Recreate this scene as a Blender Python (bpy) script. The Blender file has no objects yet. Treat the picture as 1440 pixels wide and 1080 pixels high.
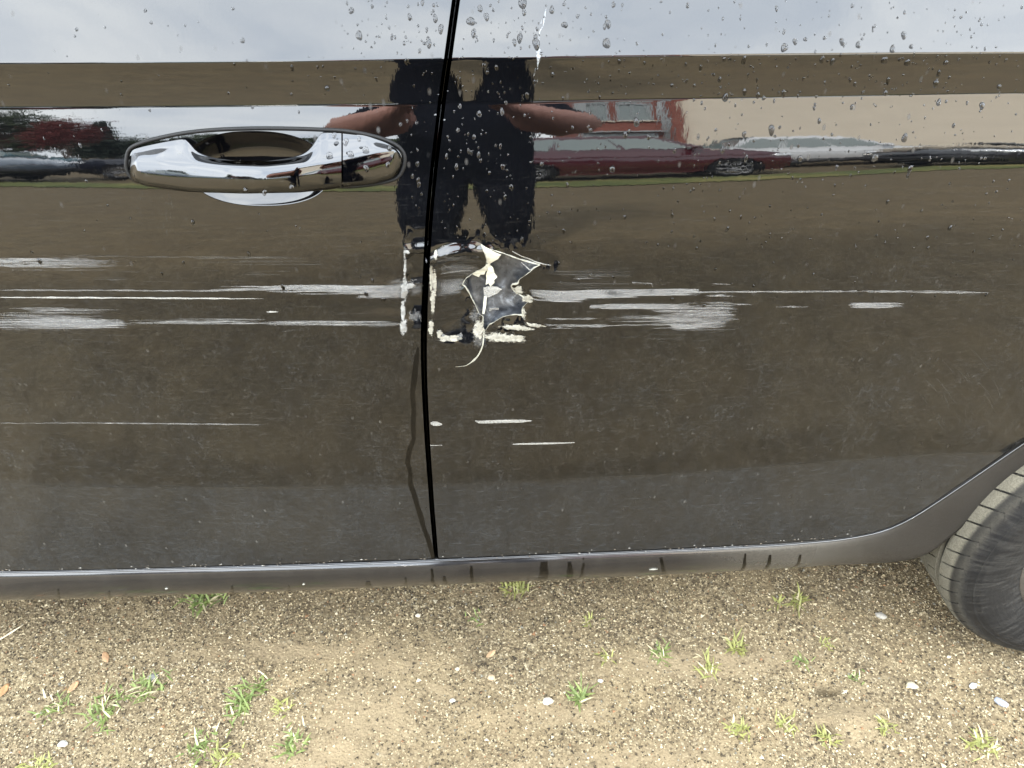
import bpy, bmesh, math, random
import numpy as np
from mathutils import Vector, Matrix, geometry
R = math.radians
rng = np.random.default_rng(7); random.seed(7)
scene = bpy.context.scene
col = scene.collection

# ------------------------------------------------------------------ camera, sky, sun, exposure
F, PITCH, YAW = 1060.0, R(41.25), R(-2.7)          # focal length in pixels of the 1440 px wide photograph
CAM = np.array([0.0, -0.613, 1.21])
def rotz(a): c, s = math.cos(a), math.sin(a); return np.array([[c, -s, 0], [s, c, 0], [0, 0, 1.]])
def rotx(a): c, s = math.cos(a), math.sin(a); return np.array([[1., 0, 0], [0, c, -s], [0, s, c]])
CM = rotz(YAW) @ rotx(R(90) - PITCH)
cam = bpy.data.cameras.new('camera'); cam_ob = bpy.data.objects.new('camera', cam); col.objects.link(cam_ob)
cam.sensor_fit = 'HORIZONTAL'; cam.angle = 2 * math.atan(720 / F); cam.clip_start = 0.01; cam.clip_end = 2000
cam_ob.matrix_world = Matrix.Translation(Vector(CAM)) @ Matrix(CM.tolist()).to_4x4()
scene.camera = cam_ob

SUN_DIR = Vector((-0.35, 0.78, 0.70)).normalized()
world = bpy.data.worlds.new('World'); scene.world = world; world.use_nodes = True
wn, wl = world.node_tree.nodes, world.node_tree.links
wn.clear()
sky = wn.new('ShaderNodeTexSky'); sky.sky_type = 'NISHITA'; sky.sun_disc = False
sky.sun_elevation = math.asin(SUN_DIR.z); sky.sun_rotation = math.atan2(SUN_DIR.x, SUN_DIR.y)
sky.air_density = 1.0; sky.dust_density = 1.5; sky.ozone_density = 1.0
tc = wn.new('ShaderNodeTexCoord'); mp = wn.new('ShaderNodeMapping'); mp.inputs['Scale'].default_value = (1, 1, 2.2)
nz = wn.new('ShaderNodeTexNoise'); nz.inputs['Scale'].default_value = 2.6; nz.inputs['Detail'].default_value = 7; nz.inputs['Roughness'].default_value = .55; nz.inputs['Distortion'].default_value = .4
cr = wn.new('ShaderNodeValToRGB')
cr.color_ramp.elements[0].position = .36; cr.color_ramp.elements[0].color = (22.5, 25.0, 28.2, 1)
cr.color_ramp.elements[1].position = .66; cr.color_ramp.elements[1].color = (33.5, 34.8, 35.4, 1)
mx = wn.new('ShaderNodeMix'); mx.data_type = 'RGBA'; mx.inputs[0].default_value = .88
bg = wn.new('ShaderNodeBackground'); bg.inputs['Strength'].default_value = .08
out = wn.new('ShaderNodeOutputWorld')
wl.new(tc.outputs['Generated'], mp.inputs[0]); wl.new(mp.outputs[0], nz.inputs['Vector']); wl.new(nz.outputs[0], cr.inputs[0])
wl.new(sky.outputs[0], mx.inputs[6]); wl.new(cr.outputs[0], mx.inputs[7]); wl.new(mx.outputs[2], bg.inputs[0]); wl.new(bg.outputs[0], out.inputs[0])

sun = bpy.data.lights.new('sun', 'SUN'); sun.energy = 4.3; sun.angle = R(9); sun.color = (1, .95, .87)
sun_ob = bpy.data.objects.new('sun', sun); col.objects.link(sun_ob)
sun_ob.rotation_euler = (-SUN_DIR).to_track_quat('-Z', 'Y').to_euler(); sun_ob.location = (-6, -8, 12)
scene.view_settings.view_transform = 'Standard'; scene.view_settings.look = 'None'
scene.view_settings.exposure = 2.6; scene.view_settings.gamma = 1; scene.view_settings.use_curve_mapping = False
cy = scene.cycles; cy.use_denoising = True; cy.max_bounces = 9; cy.glossy_bounces = 5; cy.transmission_bounces = 6; cy.diffuse_bounces = 3
cy.caustics_reflective = False; cy.caustics_refractive = False; cy.sample_clamp_indirect = 8

# ------------------------------------------------------------------ the body side as a height field y = S(x, z)
TK = [(.0,0),(.20,1),(.347,3),(.48,1),(.491,-5.5),(.60,-6),(.72,-5.5),(.79,-3.6),(.845,-1.1),(.912,9.7),
      (.944,13.4),(.968,18.5),(.9715,18.8),(.975,2),(.982,0),(1.0055,-8),(1.0075,-6),(1.0100,25.5),(1.055,27.5),(1.30,33)]
zz = np.linspace(0, 1.30, 13001)
tt = np.radians(np.interp(zz, [k[0] for k in TK], [k[1] for k in TK]))
yy = np.concatenate([[0], np.cumsum(np.tan((tt[1:] + tt[:-1]) / 2)) * (zz[1] - zz[0])])
yy -= np.interp(.93, zz, yy)
xx = np.linspace(-4, 4, 8001)
ax = np.abs(xx); sl = np.sign(xx) * np.where(xx < 0, np.where(ax < .8, ax / 6.0, np.maximum(.045, .8 / 6 - (ax - .8) * .2)), np.interp(ax, [0, .42, .78, 1.1, 1.5, 4], [0, .07, -.065, .0, .04, .12]))
cc = np.concatenate([[0], np.cumsum((sl[1:] + sl[:-1]) / 2) * (xx[1] - xx[0])]); cc -= np.interp(0, xx, cc)
def S(x, z):
    x = np.asarray(x, float); z = np.asarray(z, float)
    k = np.clip(x, -.6, .8)
    t = np.clip((z - .90) / .085, 0, 1); t = t * t * (3 - 2 * t)
    return np.interp(z + np.where(k < 0, .012, .038 * t) * k * k, zz, yy) + np.interp(x, xx, cc)
def ray(px, py):
    px = np.asarray(px, float); py = np.asarray(py, float)
    d = np.stack([(px - 720) / F, (540 - py) / F, -np.ones_like(px)], -1) @ CM.T
    return d / np.linalg.norm(d, axis=-1, keepdims=True)
def hit(px, py, f=S):                                # the point of the body side a pixel of the photograph shows
    d = ray(px, py); s = -CAM[1] / d[..., 1]
    for _ in range(22):
        p = CAM + d * s[..., None]; s = (f(p[..., 0], p[..., 2]) - CAM[1]) / d[..., 1]
    return CAM + d * s[..., None]
def xz(pts):                                         # pixels -> (x, z) on the body side
    a = np.array(pts, float); h = hit(a[:, 0], a[:, 1]); return h[:, [0, 2]]
def proj(p):
    q = (np.asarray(p, float) - CAM) @ CM; return 720 + F * q[..., 0] / -q[..., 2], 540 - F * q[..., 1] / -q[..., 2]
def refl_dir(px, py):                                # where the paint mirrors to, for planning
    p = hit(np.array([float(px)]), np.array([float(py)]))[0]; d = ray(float(px), float(py)); n = nrm(S, p[:1], p[2:])[0]; return p, d - 2 * d.dot(n) * n
def gnd(px, py, z=0.0):                              # pixel -> point of the ground
    d = ray(float(px), float(py)); return CAM + d * ((z - CAM[2]) / d[2])

# ------------------------------------------------------------------ helpers
def tag(o, label=None, cat=None, group=None, kind=None):
    if label: o['label'] = label
    if cat: o['category'] = cat
    if group: o['group'] = group
    if kind: o['kind'] = kind
    return o
def empty(name, loc=(0, 0, 0), rz=0.0):
    o = bpy.data.objects.new(name, None); col.objects.link(o); o.location = loc; o.rotation_euler = (0, 0, rz); return o
def world_loc(o):
    v = Vector(o.location)
    return v if o.parent is None else v + world_loc(o.parent)
def adopt(o, parent, world=True):                    # world=True: mesh is in scene coordinates, keep it there
    o.parent = parent
    if world and parent is not None: o.location = -world_loc(parent)
    return o
def mesh_np(name, V, Fc, mats=(), smooth=True, normals=None, midx=None):
    V = np.asarray(V, float); me = bpy.data.meshes.new(name)
    if isinstance(Fc, np.ndarray):
        n, k = Fc.shape
        me.vertices.add(len(V)); me.vertices.foreach_set('co', V.ravel())
        me.loops.add(n * k); me.loops.foreach_set('vertex_index', Fc.ravel().astype(np.int32))
        me.polygons.add(n); me.polygons.foreach_set('loop_start', np.arange(0, n * k, k, dtype=np.int32))
        me.update(calc_edges=True); me.validate()
    else:
        me.from_pydata(V.tolist(), [], [list(map(int, f)) for f in Fc]); me.update()
    for m in mats: me.materials.append(m)
    if midx is not None: me.polygons.foreach_set('material_index', np.asarray(midx, dtype=np.int32))
    me.polygons.foreach_set('use_smooth', np.full(len(me.polygons), bool(smooth)))
    if normals is not None:
        try: me.normals_split_custom_set_from_vertices(np.asarray(normals, float).tolist())
        except Exception as e: print('normals', name, e)
    return me
def obj(name, me, parent=None, world=True):
    o = bpy.data.objects.new(name, me); col.objects.link(o)
    if parent is not None: adopt(o, parent, world)
    return o
def quads(nr, nc, wrap_c=False, wrap_r=False):       # faces of a grid of nr x nc vertices
    r = np.arange(nr if wrap_r else nr - 1); c = np.arange(nc if wrap_c else nc - 1)
    a, b = np.meshgrid(r, c, indexing='ij'); a2 = (a + 1) % nr; b2 = (b + 1) % nc
    return np.stack([a * nc + b, a * nc + b2, a2 * nc + b2, a2 * nc + b], -1).reshape(-1, 4)
class MB:                                            # collects shapes into ONE mesh
    def __init__(s): s.v = []; s.f = []; s.m = []; s.n = 0
    def add(s, V, Fc, m=0):
        V = [tuple(map(float, p)) for p in V]; s.v += V
        s.f += [tuple(int(i) + s.n for i in f) for f in Fc]; s.m += [m] * len(Fc); s.n += len(V); return s
    def box(s, c, d, rz=0.0, m=0, bev=0.0):
        x, y, z = d[0] / 2, d[1] / 2, d[2] / 2; b = min(bev, x * .9, y * .9, z * .9)
        V = []; cs, sn = math.cos(rz), math.sin(rz)
        if b <= 0:
            P = [(sx * x, sy * y, sz * z) for sz in (-1, 1) for sy in (-1, 1) for sx in (-1, 1)]
            Fc = [(0, 2, 3, 1), (4, 5, 7, 6), (0, 1, 5, 4), (2, 6, 7, 3), (0, 4, 6, 2), (1, 3, 7, 5)]
        else:
            P = []
            for sz, e in ((-1, 1), (-1, 0), (1, 0), (1, 1)):
                q = b if e else 0
                xx_, yy_ = x - q, y - q; zz_ = sz * (z if e else z - b)
                k = b * .6
                P += [(-xx_ + k, -yy_, zz_), (xx_ - k, -yy_, zz_), (xx_, -yy_ + k, zz_), (xx_, yy_ - k, zz_), (xx_ - k, yy_, zz_), (-xx_ + k, yy_, zz_), (-xx_, yy_ - k, zz_), (-xx_, -yy_ + k, zz_)]
            Fc = [tuple(range(7, -1, -1)), tuple(range(24, 32))]
            for r in range(3):
                for i in range(8): Fc.append((r * 8 + i, r * 8 + (i + 1) % 8, r * 8 + 8 + (i + 1) % 8, r * 8 + 8 + i))
        for p in P: V.append((c[0] + p[0] * cs - p[1] * sn, c[1] + p[0] * sn + p[1] * cs, c[2] + p[2]))
        return s.add(V, Fc, m)
    def tube(s, pts, rad, n=8, m=0, caps=True):
        pts = [Vector(p) for p in pts]; k = len(pts); rad = [rad] * k if np.isscalar(rad) else list(rad)
        V = []; ref = None
        for i, p in enumerate(pts):
            t = (pts[min(i + 1, k - 1)] - pts[max(i - 1, 0)]).normalized()
            if ref is None: ref = Vector((0, 0, 1)) if abs(t.z) < .9 else Vector((1, 0, 0))
            a = (ref - t * ref.dot(t)).normalized(); b = t.cross(a); ref = a
            for j in range(n):
                w = 2 * math.pi * j / n; V.append(p + a * (rad[i] * math.cos(w)) + b * (rad[i] * math.sin(w)))
        Fc = [(i * n + j, i * n + (j + 1) % n, (i + 1) * n + (j + 1) % n, (i + 1) * n + j) for i in range(k - 1) for j in range(n)]
        if caps: Fc += [tuple(range(n - 1, -1, -1)), tuple((k - 1) * n + j for j in range(n))]
        return s.add(V, Fc, m)
    def lathe(s, prof, c=(0, 0, 0), n=32, axis='y', m=0):   # prof: (radius, along the axis)
        V = []
        for r, h in prof:
            for j in range(n):
                w = 2 * math.pi * j / n; a, b = r * math.cos(w), r * math.sin(w)
                V.append((c[0] + a, c[1] + h, c[2] + b) if axis == 'y' else (c[0] + a, c[1] + b, c[2] + h))
        return s.add(V, quads(len(prof), n, wrap_c=True).tolist(), m)
    def build(s, name, mats, parent=None, smooth=False, world=True):
        mats = mats if isinstance(mats, (list, tuple)) else [mats]
        me = mesh_np(name, s.v, s.f, mats, smooth, midx=s.m); return obj(name, me, parent, world)

# value noise in numpy
_lat = rng.random((64, 64, 64))
def vnoise(x, y, z=0.0):
    x, y, z = np.broadcast_arrays(np.asarray(x, float), np.asarray(y, float), np.asarray(z, float))
    def sp(a): i = np.floor(a).astype(int); f = a - i; return i % 64, (i + 1) % 64, f * f * (3 - 2 * f)
    x0, x1, fx = sp(x); y0, y1, fy = sp(y); z0, z1, fz = sp(z)
    l = lambda a, b, f: a + (b - a) * f
    return l(l(l(_lat[x0, y0, z0], _lat[x1, y0, z0], fx), l(_lat[x0, y1, z0], _lat[x1, y1, z0], fx), fy),
             l(l(_lat[x0, y0, z1], _lat[x1, y0, z1], fx), l(_lat[x0, y1, z1], _lat[x1, y1, z1], fx), fy), fz) - .5
def fbm(x, y, z=0.0, o=4):
    s = 0; a = 1.0
    for k in range(o): s = s + a * vnoise(x * 2 ** k + 7.3 * k, y * 2 ** k + 3.1 * k, np.asarray(z) * 2 ** k); a *= .5
    return s

# ------------------------------------------------------------------ materials
class NT:
    def __init__(s, name):
        s.m = bpy.data.materials.new(name); s.m.use_nodes = True; s.t = s.m.node_tree; s.t.nodes.clear()
        s.o = s.n('ShaderNodeOutputMaterial')
    def n(s, typ, **kw):
        nd = s.t.nodes.new(typ)
        for k, v in kw.items():
            if hasattr(nd, k): setattr(nd, k, v)
        return nd
    def set(s, nd, **kw):
        for k, v in kw.items():
            k = k.replace('_', ' '); s.put(nd.inputs[k], v)
        return nd
    def put(s, sock, v):
        if hasattr(v, 'is_output'): s.t.links.new(v, sock)
        else: sock.default_value = v
    def math(s, op, a, b=0.0, c=None, clamp=False):
        nd = s.n('ShaderNodeMath', operation=op, use_clamp=clamp); s.put(nd.inputs[0], a); s.put(nd.inputs[1], b)
        if c is not None: s.put(nd.inputs[2], c)
        return nd.outputs[0]
    def obj(s): return s.n('ShaderNodeTexCoord').outputs['Object']
    def map(s, v, scale=(1, 1, 1), rot=(0, 0, 0), loc=(0, 0, 0)):
        nd = s.n('ShaderNodeMapping'); s.put(nd.inputs[0], v); nd.inputs['Scale'].default_value = scale; nd.inputs['Rotation'].default_value = rot; nd.inputs['Location'].default_value = loc
        return nd.outputs[0]
    def noise(s, v, scale, detail=4, rough=.5, dist=0.0):
        nd = s.n('ShaderNodeTexNoise'); s.put(nd.inputs['Vector'], v); nd.inputs['Scale'].default_value = scale; nd.inputs['Detail'].default_value = detail; nd.inputs['Roughness'].default_value = rough; nd.inputs['Distortion'].default_value = dist
        return nd.outputs[0]
    def vor(s, v, scale, out='Distance', feature='F1'):
        nd = s.n('ShaderNodeTexVoronoi', feature=feature); s.put(nd.inputs['Vector'], v); nd.inputs['Scale'].default_value = scale
        return nd.outputs[out]
    def rng(s, v, a, b, c=0.0, d=1.0, smooth=False):
        nd = s.n('ShaderNodeMapRange'); nd.clamp = True
        if smooth: nd.interpolation_type = 'SMOOTHSTEP'
        s.put(nd.inputs[0], v)
        for i, q in enumerate((a, b, c, d)): s.put(nd.inputs[i + 1], q)
        return nd.outputs[0]
    def ramp(s, v, stops):
        nd = s.n('ShaderNodeValToRGB'); s.put(nd.inputs[0], v); e = nd.color_ramp.elements
        while len(e) < len(stops): e.new(.5)
        for q, (p, c) in zip(e, stops): q.position = p; q.color = (*c, 1)
        return nd.outputs[0]
    def mixc(s, f, a, b, blend='MIX'):
        nd = s.n('ShaderNodeMix'); nd.data_type = 'RGBA'; nd.blend_type = blend; s.put(nd.inputs[0], f)
        for i, q in ((6, a), (7, b)): s.put(nd.inputs[i], (*q, 1) if isinstance(q, tuple) and len(q) == 3 else q)
        return nd.outputs[2]
    def bsdf(s, color=(.5, .5, .5), rough=.5, metal=0.0, ior=1.5, **kw):
        nd = s.n('ShaderNodeBsdfPrincipled'); s.put(nd.inputs['Base Color'], (*color, 1) if isinstance(color, tuple) else color)
        s.put(nd.inputs['Roughness'], rough); s.put(nd.inputs['Metallic'], metal); s.put(nd.inputs['IOR'], ior)
        for k, v in kw.items(): s.put(nd.inputs[k.replace('_', ' ')], v)
        return nd
    def bump(s, h, strength=.3, dist=.001, normal=None):
        nd = s.n('ShaderNodeBump'); s.put(nd.inputs['Height'], h); nd.inputs['Strength'].default_value = strength; nd.inputs['Distance'].default_value = dist
        if normal is not None: s.put(nd.inputs['Normal'], normal)
        return nd.outputs[0]
    def mix(s, f, a, b):
        nd = s.n('ShaderNodeMixShader'); s.put(nd.inputs[0], f); s.put(nd.inputs[1], a.outputs[0] if hasattr(a, 'outputs') else a); s.put(nd.inputs[2], b.outputs[0] if hasattr(b, 'outputs') else b)
        return nd.outputs[0]
    def end(s, sh): s.t.links.new(sh.outputs[0] if hasattr(sh, 'outputs') else sh, s.o.inputs[0]); return s.m
def plain(name, color, rough=.5, metal=0.0, ior=1.5, var=.12, scale=40.0, bump=0.0, **kw):
    t = NT(name); v = t.obj(); n = t.noise(v, scale, 5, .6)
    c = t.mixc(t.rng(n, .3, .7), tuple(max(0, q * (1 - var)) for q in color), tuple(min(1, q * (1 + var)) for q in color))
    b = t.bsdf(c, rough, metal, ior, **kw)
    if bump: t.put(b.inputs['Normal'], t.bump(n, bump, .002))
    return t.end(b)

def paint_material():
    t = NT('black_car_paint'); v = t.obj()
    sx = t.n('ShaderNodeSeparateXYZ'); t.put(sx.inputs[0], v); z = sx.outputs[2]
    low = t.rng(z, .86, .36)                                              # road dirt gathers towards the sill
    n1 = t.noise(v, 9, 8, .62); n2 = t.noise(t.map(v, (60, 60, 260)), 1, 5, .7); n3 = t.noise(v, 420, 3, .7)
    wipe = t.noise(t.map(v, (14, 14, 70), (0, .25, 0)), 1, 6, .65, 1.2)      # wiping marks
    d = t.math('ADD', t.math('MULTIPLY', t.rng(n1, .32, .72), .55), t.math('MULTIPLY', t.rng(n2, .35, .75), .35))
    d = t.math('ADD', d, t.math('MULTIPLY', t.rng(wipe, .4, .75), .35))
    n4 = t.noise(v, 130, 7, .75); n5 = t.noise(t.map(v, (55, 55, 24)), 1, 6, .7, .6)
    d = t.math('MULTIPLY', d, t.rng(n3, .3, .7, .25, 1.6)); d = t.math('MULTIPLY', d, t.rng(n4, .36, .66, .15, 1.9)); d = t.math('MULTIPLY', d, t.rng(n5, .35, .65, .5, 1.5))
    amt = t.math('ADD', t.math('MULTIPLY', t.math('POWER', low, 1.2), .014), .0006)
    dust = t.math('MULTIPLY', d, amt, clamp=True)
    sk = t.rng(z, .500, .478, 0, 1, True)                                   # the flared lower strip carries a more even film
    dust = t.math('ADD', dust, t.math('MULTIPLY', t.math('MULTIPLY', sk, t.rng(n1, .3, .7, .016, .028)), t.rng(n4, .3, .7, .6, 1.4)), clamp=True)
    gm = t.math('MULTIPLY', t.rng(t.noise(t.map(v, (300, 300, 230)), 1, 5, .85), .50, .66), t.rng(n5, .38, .66)); gm = t.math('MULTIPLY', gm, t.rng(n1, .3, .65, .35, 1.0)); gm2 = t.math('MULTIPLY', t.rng(t.noise(t.map(v, (50, 50, 420), (0, .04, 0)), 1, 5, .75), .48, .70), t.rng(n4, .35, .6))
    dust = t.math('ADD', dust, t.math('MULTIPLY', t.math('ADD', t.math('MULTIPLY', gm, t.math('SUBTRACT', .19, t.math('MULTIPLY', t.rng(z, .500, .478, 0, 1, True), .10))), t.math('MULTIPLY', gm2, .05)), t.rng(z, .93, .62)), clamp=True)
    # dried splashes: pale and dark specks
    vd = t.n('ShaderNodeTexVoronoi'); t.put(vd.inputs['Vector'], t.map(v, (1, 1, .55))); vd.inputs['Scale'].default_value = 165
    cs = t.n('ShaderNodeSeparateColor'); t.put(cs.inputs[0], vd.outputs['Color'])
    dot = t.rng(vd.outputs['Distance'], .34, .12)
    pale = t.math('MULTIPLY', dot, t.rng(cs.outputs[0], .945, 1.0)); pale = t.math('MULTIPLY', pale, t.rng(low, 0, .5, .25, .75))
    dark = t.math('MULTIPLY', dot, t.rng(cs.outputs[1], .955, .98))
    hair = t.noise(t.map(v, (35, 35, 900), (0, .12, 0)), 1, 2, .5); hair = t.math('MULTIPLY', t.rng(hair, .66, .73), .07)
    hair2 = t.noise(t.map(v, (40, 40, 800), (0, -.6, 0)), 1, 2, .5); hair2 = t.math('MULTIPLY', t.rng(hair2, .67, .74), .06)
    dust = t.math('ADD', dust, t.math('ADD', t.math('MULTIPLY', pale, .09), t.math('MULTIPLY', t.math('ADD', hair, hair2), t.rng(z, .97, .80))), clamp=True)
    rough = t.math('ADD', t.math('MULTIPLY', t.math('POWER', low, 1.4), .11), t.math('MULTIPLY', t.rng(n1, .35, .7), .025)); rough = t.math('ADD', rough, .012)
    wav = t.bump(t.noise(v, 55, 2, .4), .006, .008)
    grain = t.bump(t.noise(t.map(v, (160, 160, 60)), 1, 3, .6), .008, .003, wav)
    b = t.bsdf((.0010, .0011, .0013), rough, 0.0, 1.55); t.put(b.inputs['Normal'], grain)
    dc = t.mixc(t.rng(n1, .35, .65), (.155, .14, .12), (.15, .16, .17)); dc = t.mixc(sk, dc, (.145, .163, .182))
    dc = t.mixc(pale, dc, (.5, .48, .42))
    b2 = t.bsdf(dc, .85)
    dk = t.bsdf((.012, .011, .01), .5)
    return t.end(t.mix(t.math('MULTIPLY', dark, .8), t.mix(dust, b, b2), dk))
def dirty_sill_material():
    t = NT('dusty_black_sill_paint'); v = t.obj()
    sx = t.n('ShaderNodeSeparateXYZ'); t.put(sx.inputs[0], v)
    n1 = t.noise(v, 14, 8, .65); n2 = t.noise(v, 300, 4, .7); n3 = t.noise(t.map(v, (70, 70, 8)), 1, 5, .6)
    far = t.rng(sx.outputs[0], .25, .62, 0, 1, True)
    d = t.math('ADD', t.math('MULTIPLY', t.rng(n1, .3, .7), .022), t.math('MULTIPLY', t.rng(n3, .35, .7), .022))
    d = t.math('ADD', d, t.math('MULTIPLY', far, .62)); d = t.math('MULTIPLY', d, t.rng(n2, .3, .7, .6, 1.2), clamp=True)
    b = t.bsdf((.006, .006, .007), t.math('ADD', .13, t.math('MULTIPLY', far, .22)), 0.0, t.rng(far, 0, 1, 1.52, 1.36))
    b2 = t.bsdf(t.mixc(far, t.mixc(n1, (.17, .145, .105), (.21, .20, .17)), t.mixc(n1, (.017, .0145, .011), (.034, .030, .024))), .95, 0, 1.2)
    t.put(b2.inputs['Normal'], t.bump(n2, .2, .002))
    return t.end(t.mix(d, b, b2))
M = {}
M['paint'] = paint_material(); M['sill'] = dirty_sill_material()
def chrome():
    t = NT('chrome'); v = t.obj(); n = t.noise(v, 300, 4, .6)
    b = t.bsdf((.054, .055, .057), t.rng(n, .4, .8, .03, .09), 1.0); t.put(b.inputs['Normal'], t.bump(t.noise(v, 90, 2), .012, .004))
    d = t.bsdf((.05, .045, .035), .6)
    return t.end(t.mix(t.rng(t.noise(v, 160, 6, .7), .58, .75, 0, .35), b, d))
M['chrome'] = chrome()
M['recess'] = plain('recess_black_paint', (.002, .002, .0025), .05, 0, 1.52)
M['rubber'] = plain('black_rubber_seal', (.006, .006, .006), .5, 0, 1.25)
M['void'] = plain('matt_black_inner_body', (.006, .006, .006), .8)  # matt black of the inner body, underbody and wheel liners
M['cream'] = plain('torn_primer', (.19, .184, .15), .65, var=.2, scale=200, bump=.25)
def film(name, color, lo, hi):                       # paint rubbed thin: streaky, the black showing through
    t = NT(name); v = t.obj(); n = t.noise(t.map(v, (45, 45, 1500)), 1, 5, .7); g = t.noise(v, 700, 3, .7)
    a = t.math('MULTIPLY', t.rng(n, .34, .62, lo, hi), t.rng(g, .3, .6, .55, 1.0), clamp=True)
    return t.end(t.mix(a, t.n('ShaderNodeBsdfTransparent'), t.bsdf(color, .7)))
M['flap'] = plain('folded_primer', (.40, .395, .33), .6, var=.2, scale=120, bump=.3)
M['scratch'] = film('pale_scratch', (.205, .205, .20), .0, .66)
M['scratch_faint'] = film('faint_scratch', (.085, .085, .08), .0, .45)
M['scratch_white'] = film('bright_scratch', (.25, .247, .23), .45, 1.0)
def rub_mat(name, color, k, lo=.02, hi=.48, streak=.6):                          # soft-edged rubbed primer: grains thin out where the film fades
    t = NT(name); v = t.obj(); at = t.n('ShaderNodeAttribute'); at.attribute_name = 'fade'
    n = t.noise(v, 260, 3, .6, .6); m = t.noise(t.map(v, (50, 50, 700)), 1, 4, .65)
    a = t.math('SUBTRACT', t.math('MULTIPLY', at.outputs['Fac'], 1.7), t.math('ADD', t.math('MULTIPLY', t.rng(n, .3, .7), .7), t.math('MULTIPLY', t.rng(m, .3, .7), streak)))
    a = t.math('MULTIPLY', t.rng(a, lo, hi), k, clamp=True)
    b = t.bsdf(t.mixc(t.rng(n, .3, .7), color, tuple(q * .5 for q in color)), .75); t.put(b.inputs['Normal'], t.bump(n, .3, .001))
    return t.end(t.mix(a, t.n('ShaderNodeBsdfTransparent'), b))
M['rub_cream'] = rub_mat('rubbed_primer', (.21, .20, .165), 1.0); M['rub_white'] = rub_mat('rubbed_white', (.21, .21, .20), .9); M['haze'] = rub_mat('hazy_rub', (.17, .17, .168), .30, -.1, .7, 1.1)
def inner_mat():
    t = NT('scuffed_grey_inner_panel'); v = t.obj(); n = t.noise(v, 60, 8, .65, .8); m = t.noise(v, 260, 5, .7)
    c = t.ramp(n, [(.35, (.022, .024, .028)), (.56, (.05, .054, .06)), (.74, (.20, .215, .235))])
    b = t.bsdf(c, t.rng(m, .3, .7, .22, .5), .25, 1.6); t.put(b.inputs['Normal'], t.bump(t.math('ADD', n, t.math('MULTIPLY', m, .3)), .5, .002))
    return t.end(b)
M['inner'] = inner_mat()
t = NT('rain_water'); b = t.bsdf((1, 1, 1), 0.0, 0, 1.333, Transmission_Weight=1.0); b2 = t.bsdf((.001, .001, .001), .0, 0, 1.36); M['water'] = t.end(t.mix(.48, b, b2))
M['wet'] = plain('wet_clean_paint', (.001, .001, .001), .05, 0, 1.33)
M['run'] = film('white_run_highlight', (.34, .36, .38), .1, .7)  # whitish colour stands in for the bright highlight on the water run
# ------------------------------------------------------------------ outlines traced on the body side (pixels of the photograph -> metres)
def resample(P, step, closed=False):
    P = np.asarray(P, float)
    if closed: P = np.vstack([P, P[:1]])
    d = np.r_[0, np.cumsum(np.linalg.norm(np.diff(P, axis=0), axis=1))]; n = max(2, int(d[-1] / step) + 1)
    t = np.linspace(0, d[-1], n + (1 if closed else 0))
    Q = np.stack([np.interp(t, d, P[:, i]) for i in range(P.shape[1])], 1)
    return Q[:-1] if closed else Q
def spline(P, step=.004):                              # Catmull-Rom through the points
    P = np.asarray(P, float); Q = np.vstack([2 * P[0] - P[1], P, 2 * P[-1] - P[-2]]); out = []
    for i in range(1, len(Q) - 2):
        n = max(2, int(np.linalg.norm(Q[i + 1] - Q[i]) / step) + 1); t = np.linspace(0, 1, n, endpoint=False)[:, None]
        a, b, c, d = Q[i - 1], Q[i], Q[i + 1], Q[i + 2]
        out.append(.5 * (2 * b + (c - a) * t + (2 * a - 5 * b + 4 * c - d) * t ** 2 + (3 * b - a - 3 * c + d) * t ** 3))
    return np.vstack(out + [P[-1:]])
SEAM = spline(xz([(641, 2), (631, 75), (623, 130), (617, 180), (611, 230), (606, 280), (602.5, 325), (600, 370), (597.5, 420), (596, 480), (597, 540), (601, 620), (606.5, 700), (611, 755), (613.5, 789)]), .004)
SEAM = np.vstack([SEAM[0] + (SEAM[0] - SEAM[8]) / np.linalg.norm(SEAM[0] - SEAM[8]) * .06, SEAM])      # up to the window line
BOT = spline(xz([(0, 806), (250, 801), (450, 795), (613.5, 789), (800, 781), (1000, 772), (1150, 763), (1230, 751), (1290, 725), (1350, 685), (1400, 651), (1440, 624)]), .004)
BL = BOT[0]; BOT = np.vstack([[-1.14, BL[1] - .004], [-.9, BL[1] - .002], BOT])
d_ = BOT[-1] - BOT[-6]; d_ /= np.linalg.norm(d_)
BOT = np.vstack([BOT, [BOT[-1] + d_ * .05, BOT[-1] + d_ * .10 + np.array([-.002, .004])]])
zb = lambda x: np.interp(x, BOT[:, 0], BOT[:, 1])
ZT = 1.075
# where seam meets the lower edge
XJ = SEAM[-1, 0]
GAP = .0032                                              # panel edge starts this far from the middle of the gap (the rolled hem fills part of it)
def off(P, d):                                           # shift a polyline to its left (d > 0)
    T = np.gradient(P, axis=0); T /= np.linalg.norm(T, axis=1)[:, None]
    return P + np.stack([-T[:, 1], T[:, 0]], 1) * d
seam_f = off(SEAM, -GAP); seam_r = off(SEAM, GAP)          # SEAM runs downwards: its left is +x
if seam_f[len(seam_f) // 2, 0] > SEAM[len(SEAM) // 2, 0]: seam_f, seam_r = seam_r, seam_f
BU = BOT + np.array([0, .0060]); BU_r = off(BOT, .0060)
def clip_low(P, bot):                                    # keep the part of a seam above the lower edge
    zbv = np.interp(P[:, 0], bot[:, 0], bot[:, 1]); return P[P[:, 1] > zbv + .001]
seam_f = clip_low(seam_f, BU); seam_r = clip_low(seam_r, BU_r)
XF = -1.12
lowf = BU[(BU[:, 0] > XF) & (BU[:, 0] < seam_f[-1, 0])]
lowr = BU_r[BU_r[:, 0] > seam_r[-1, 0]]
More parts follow.
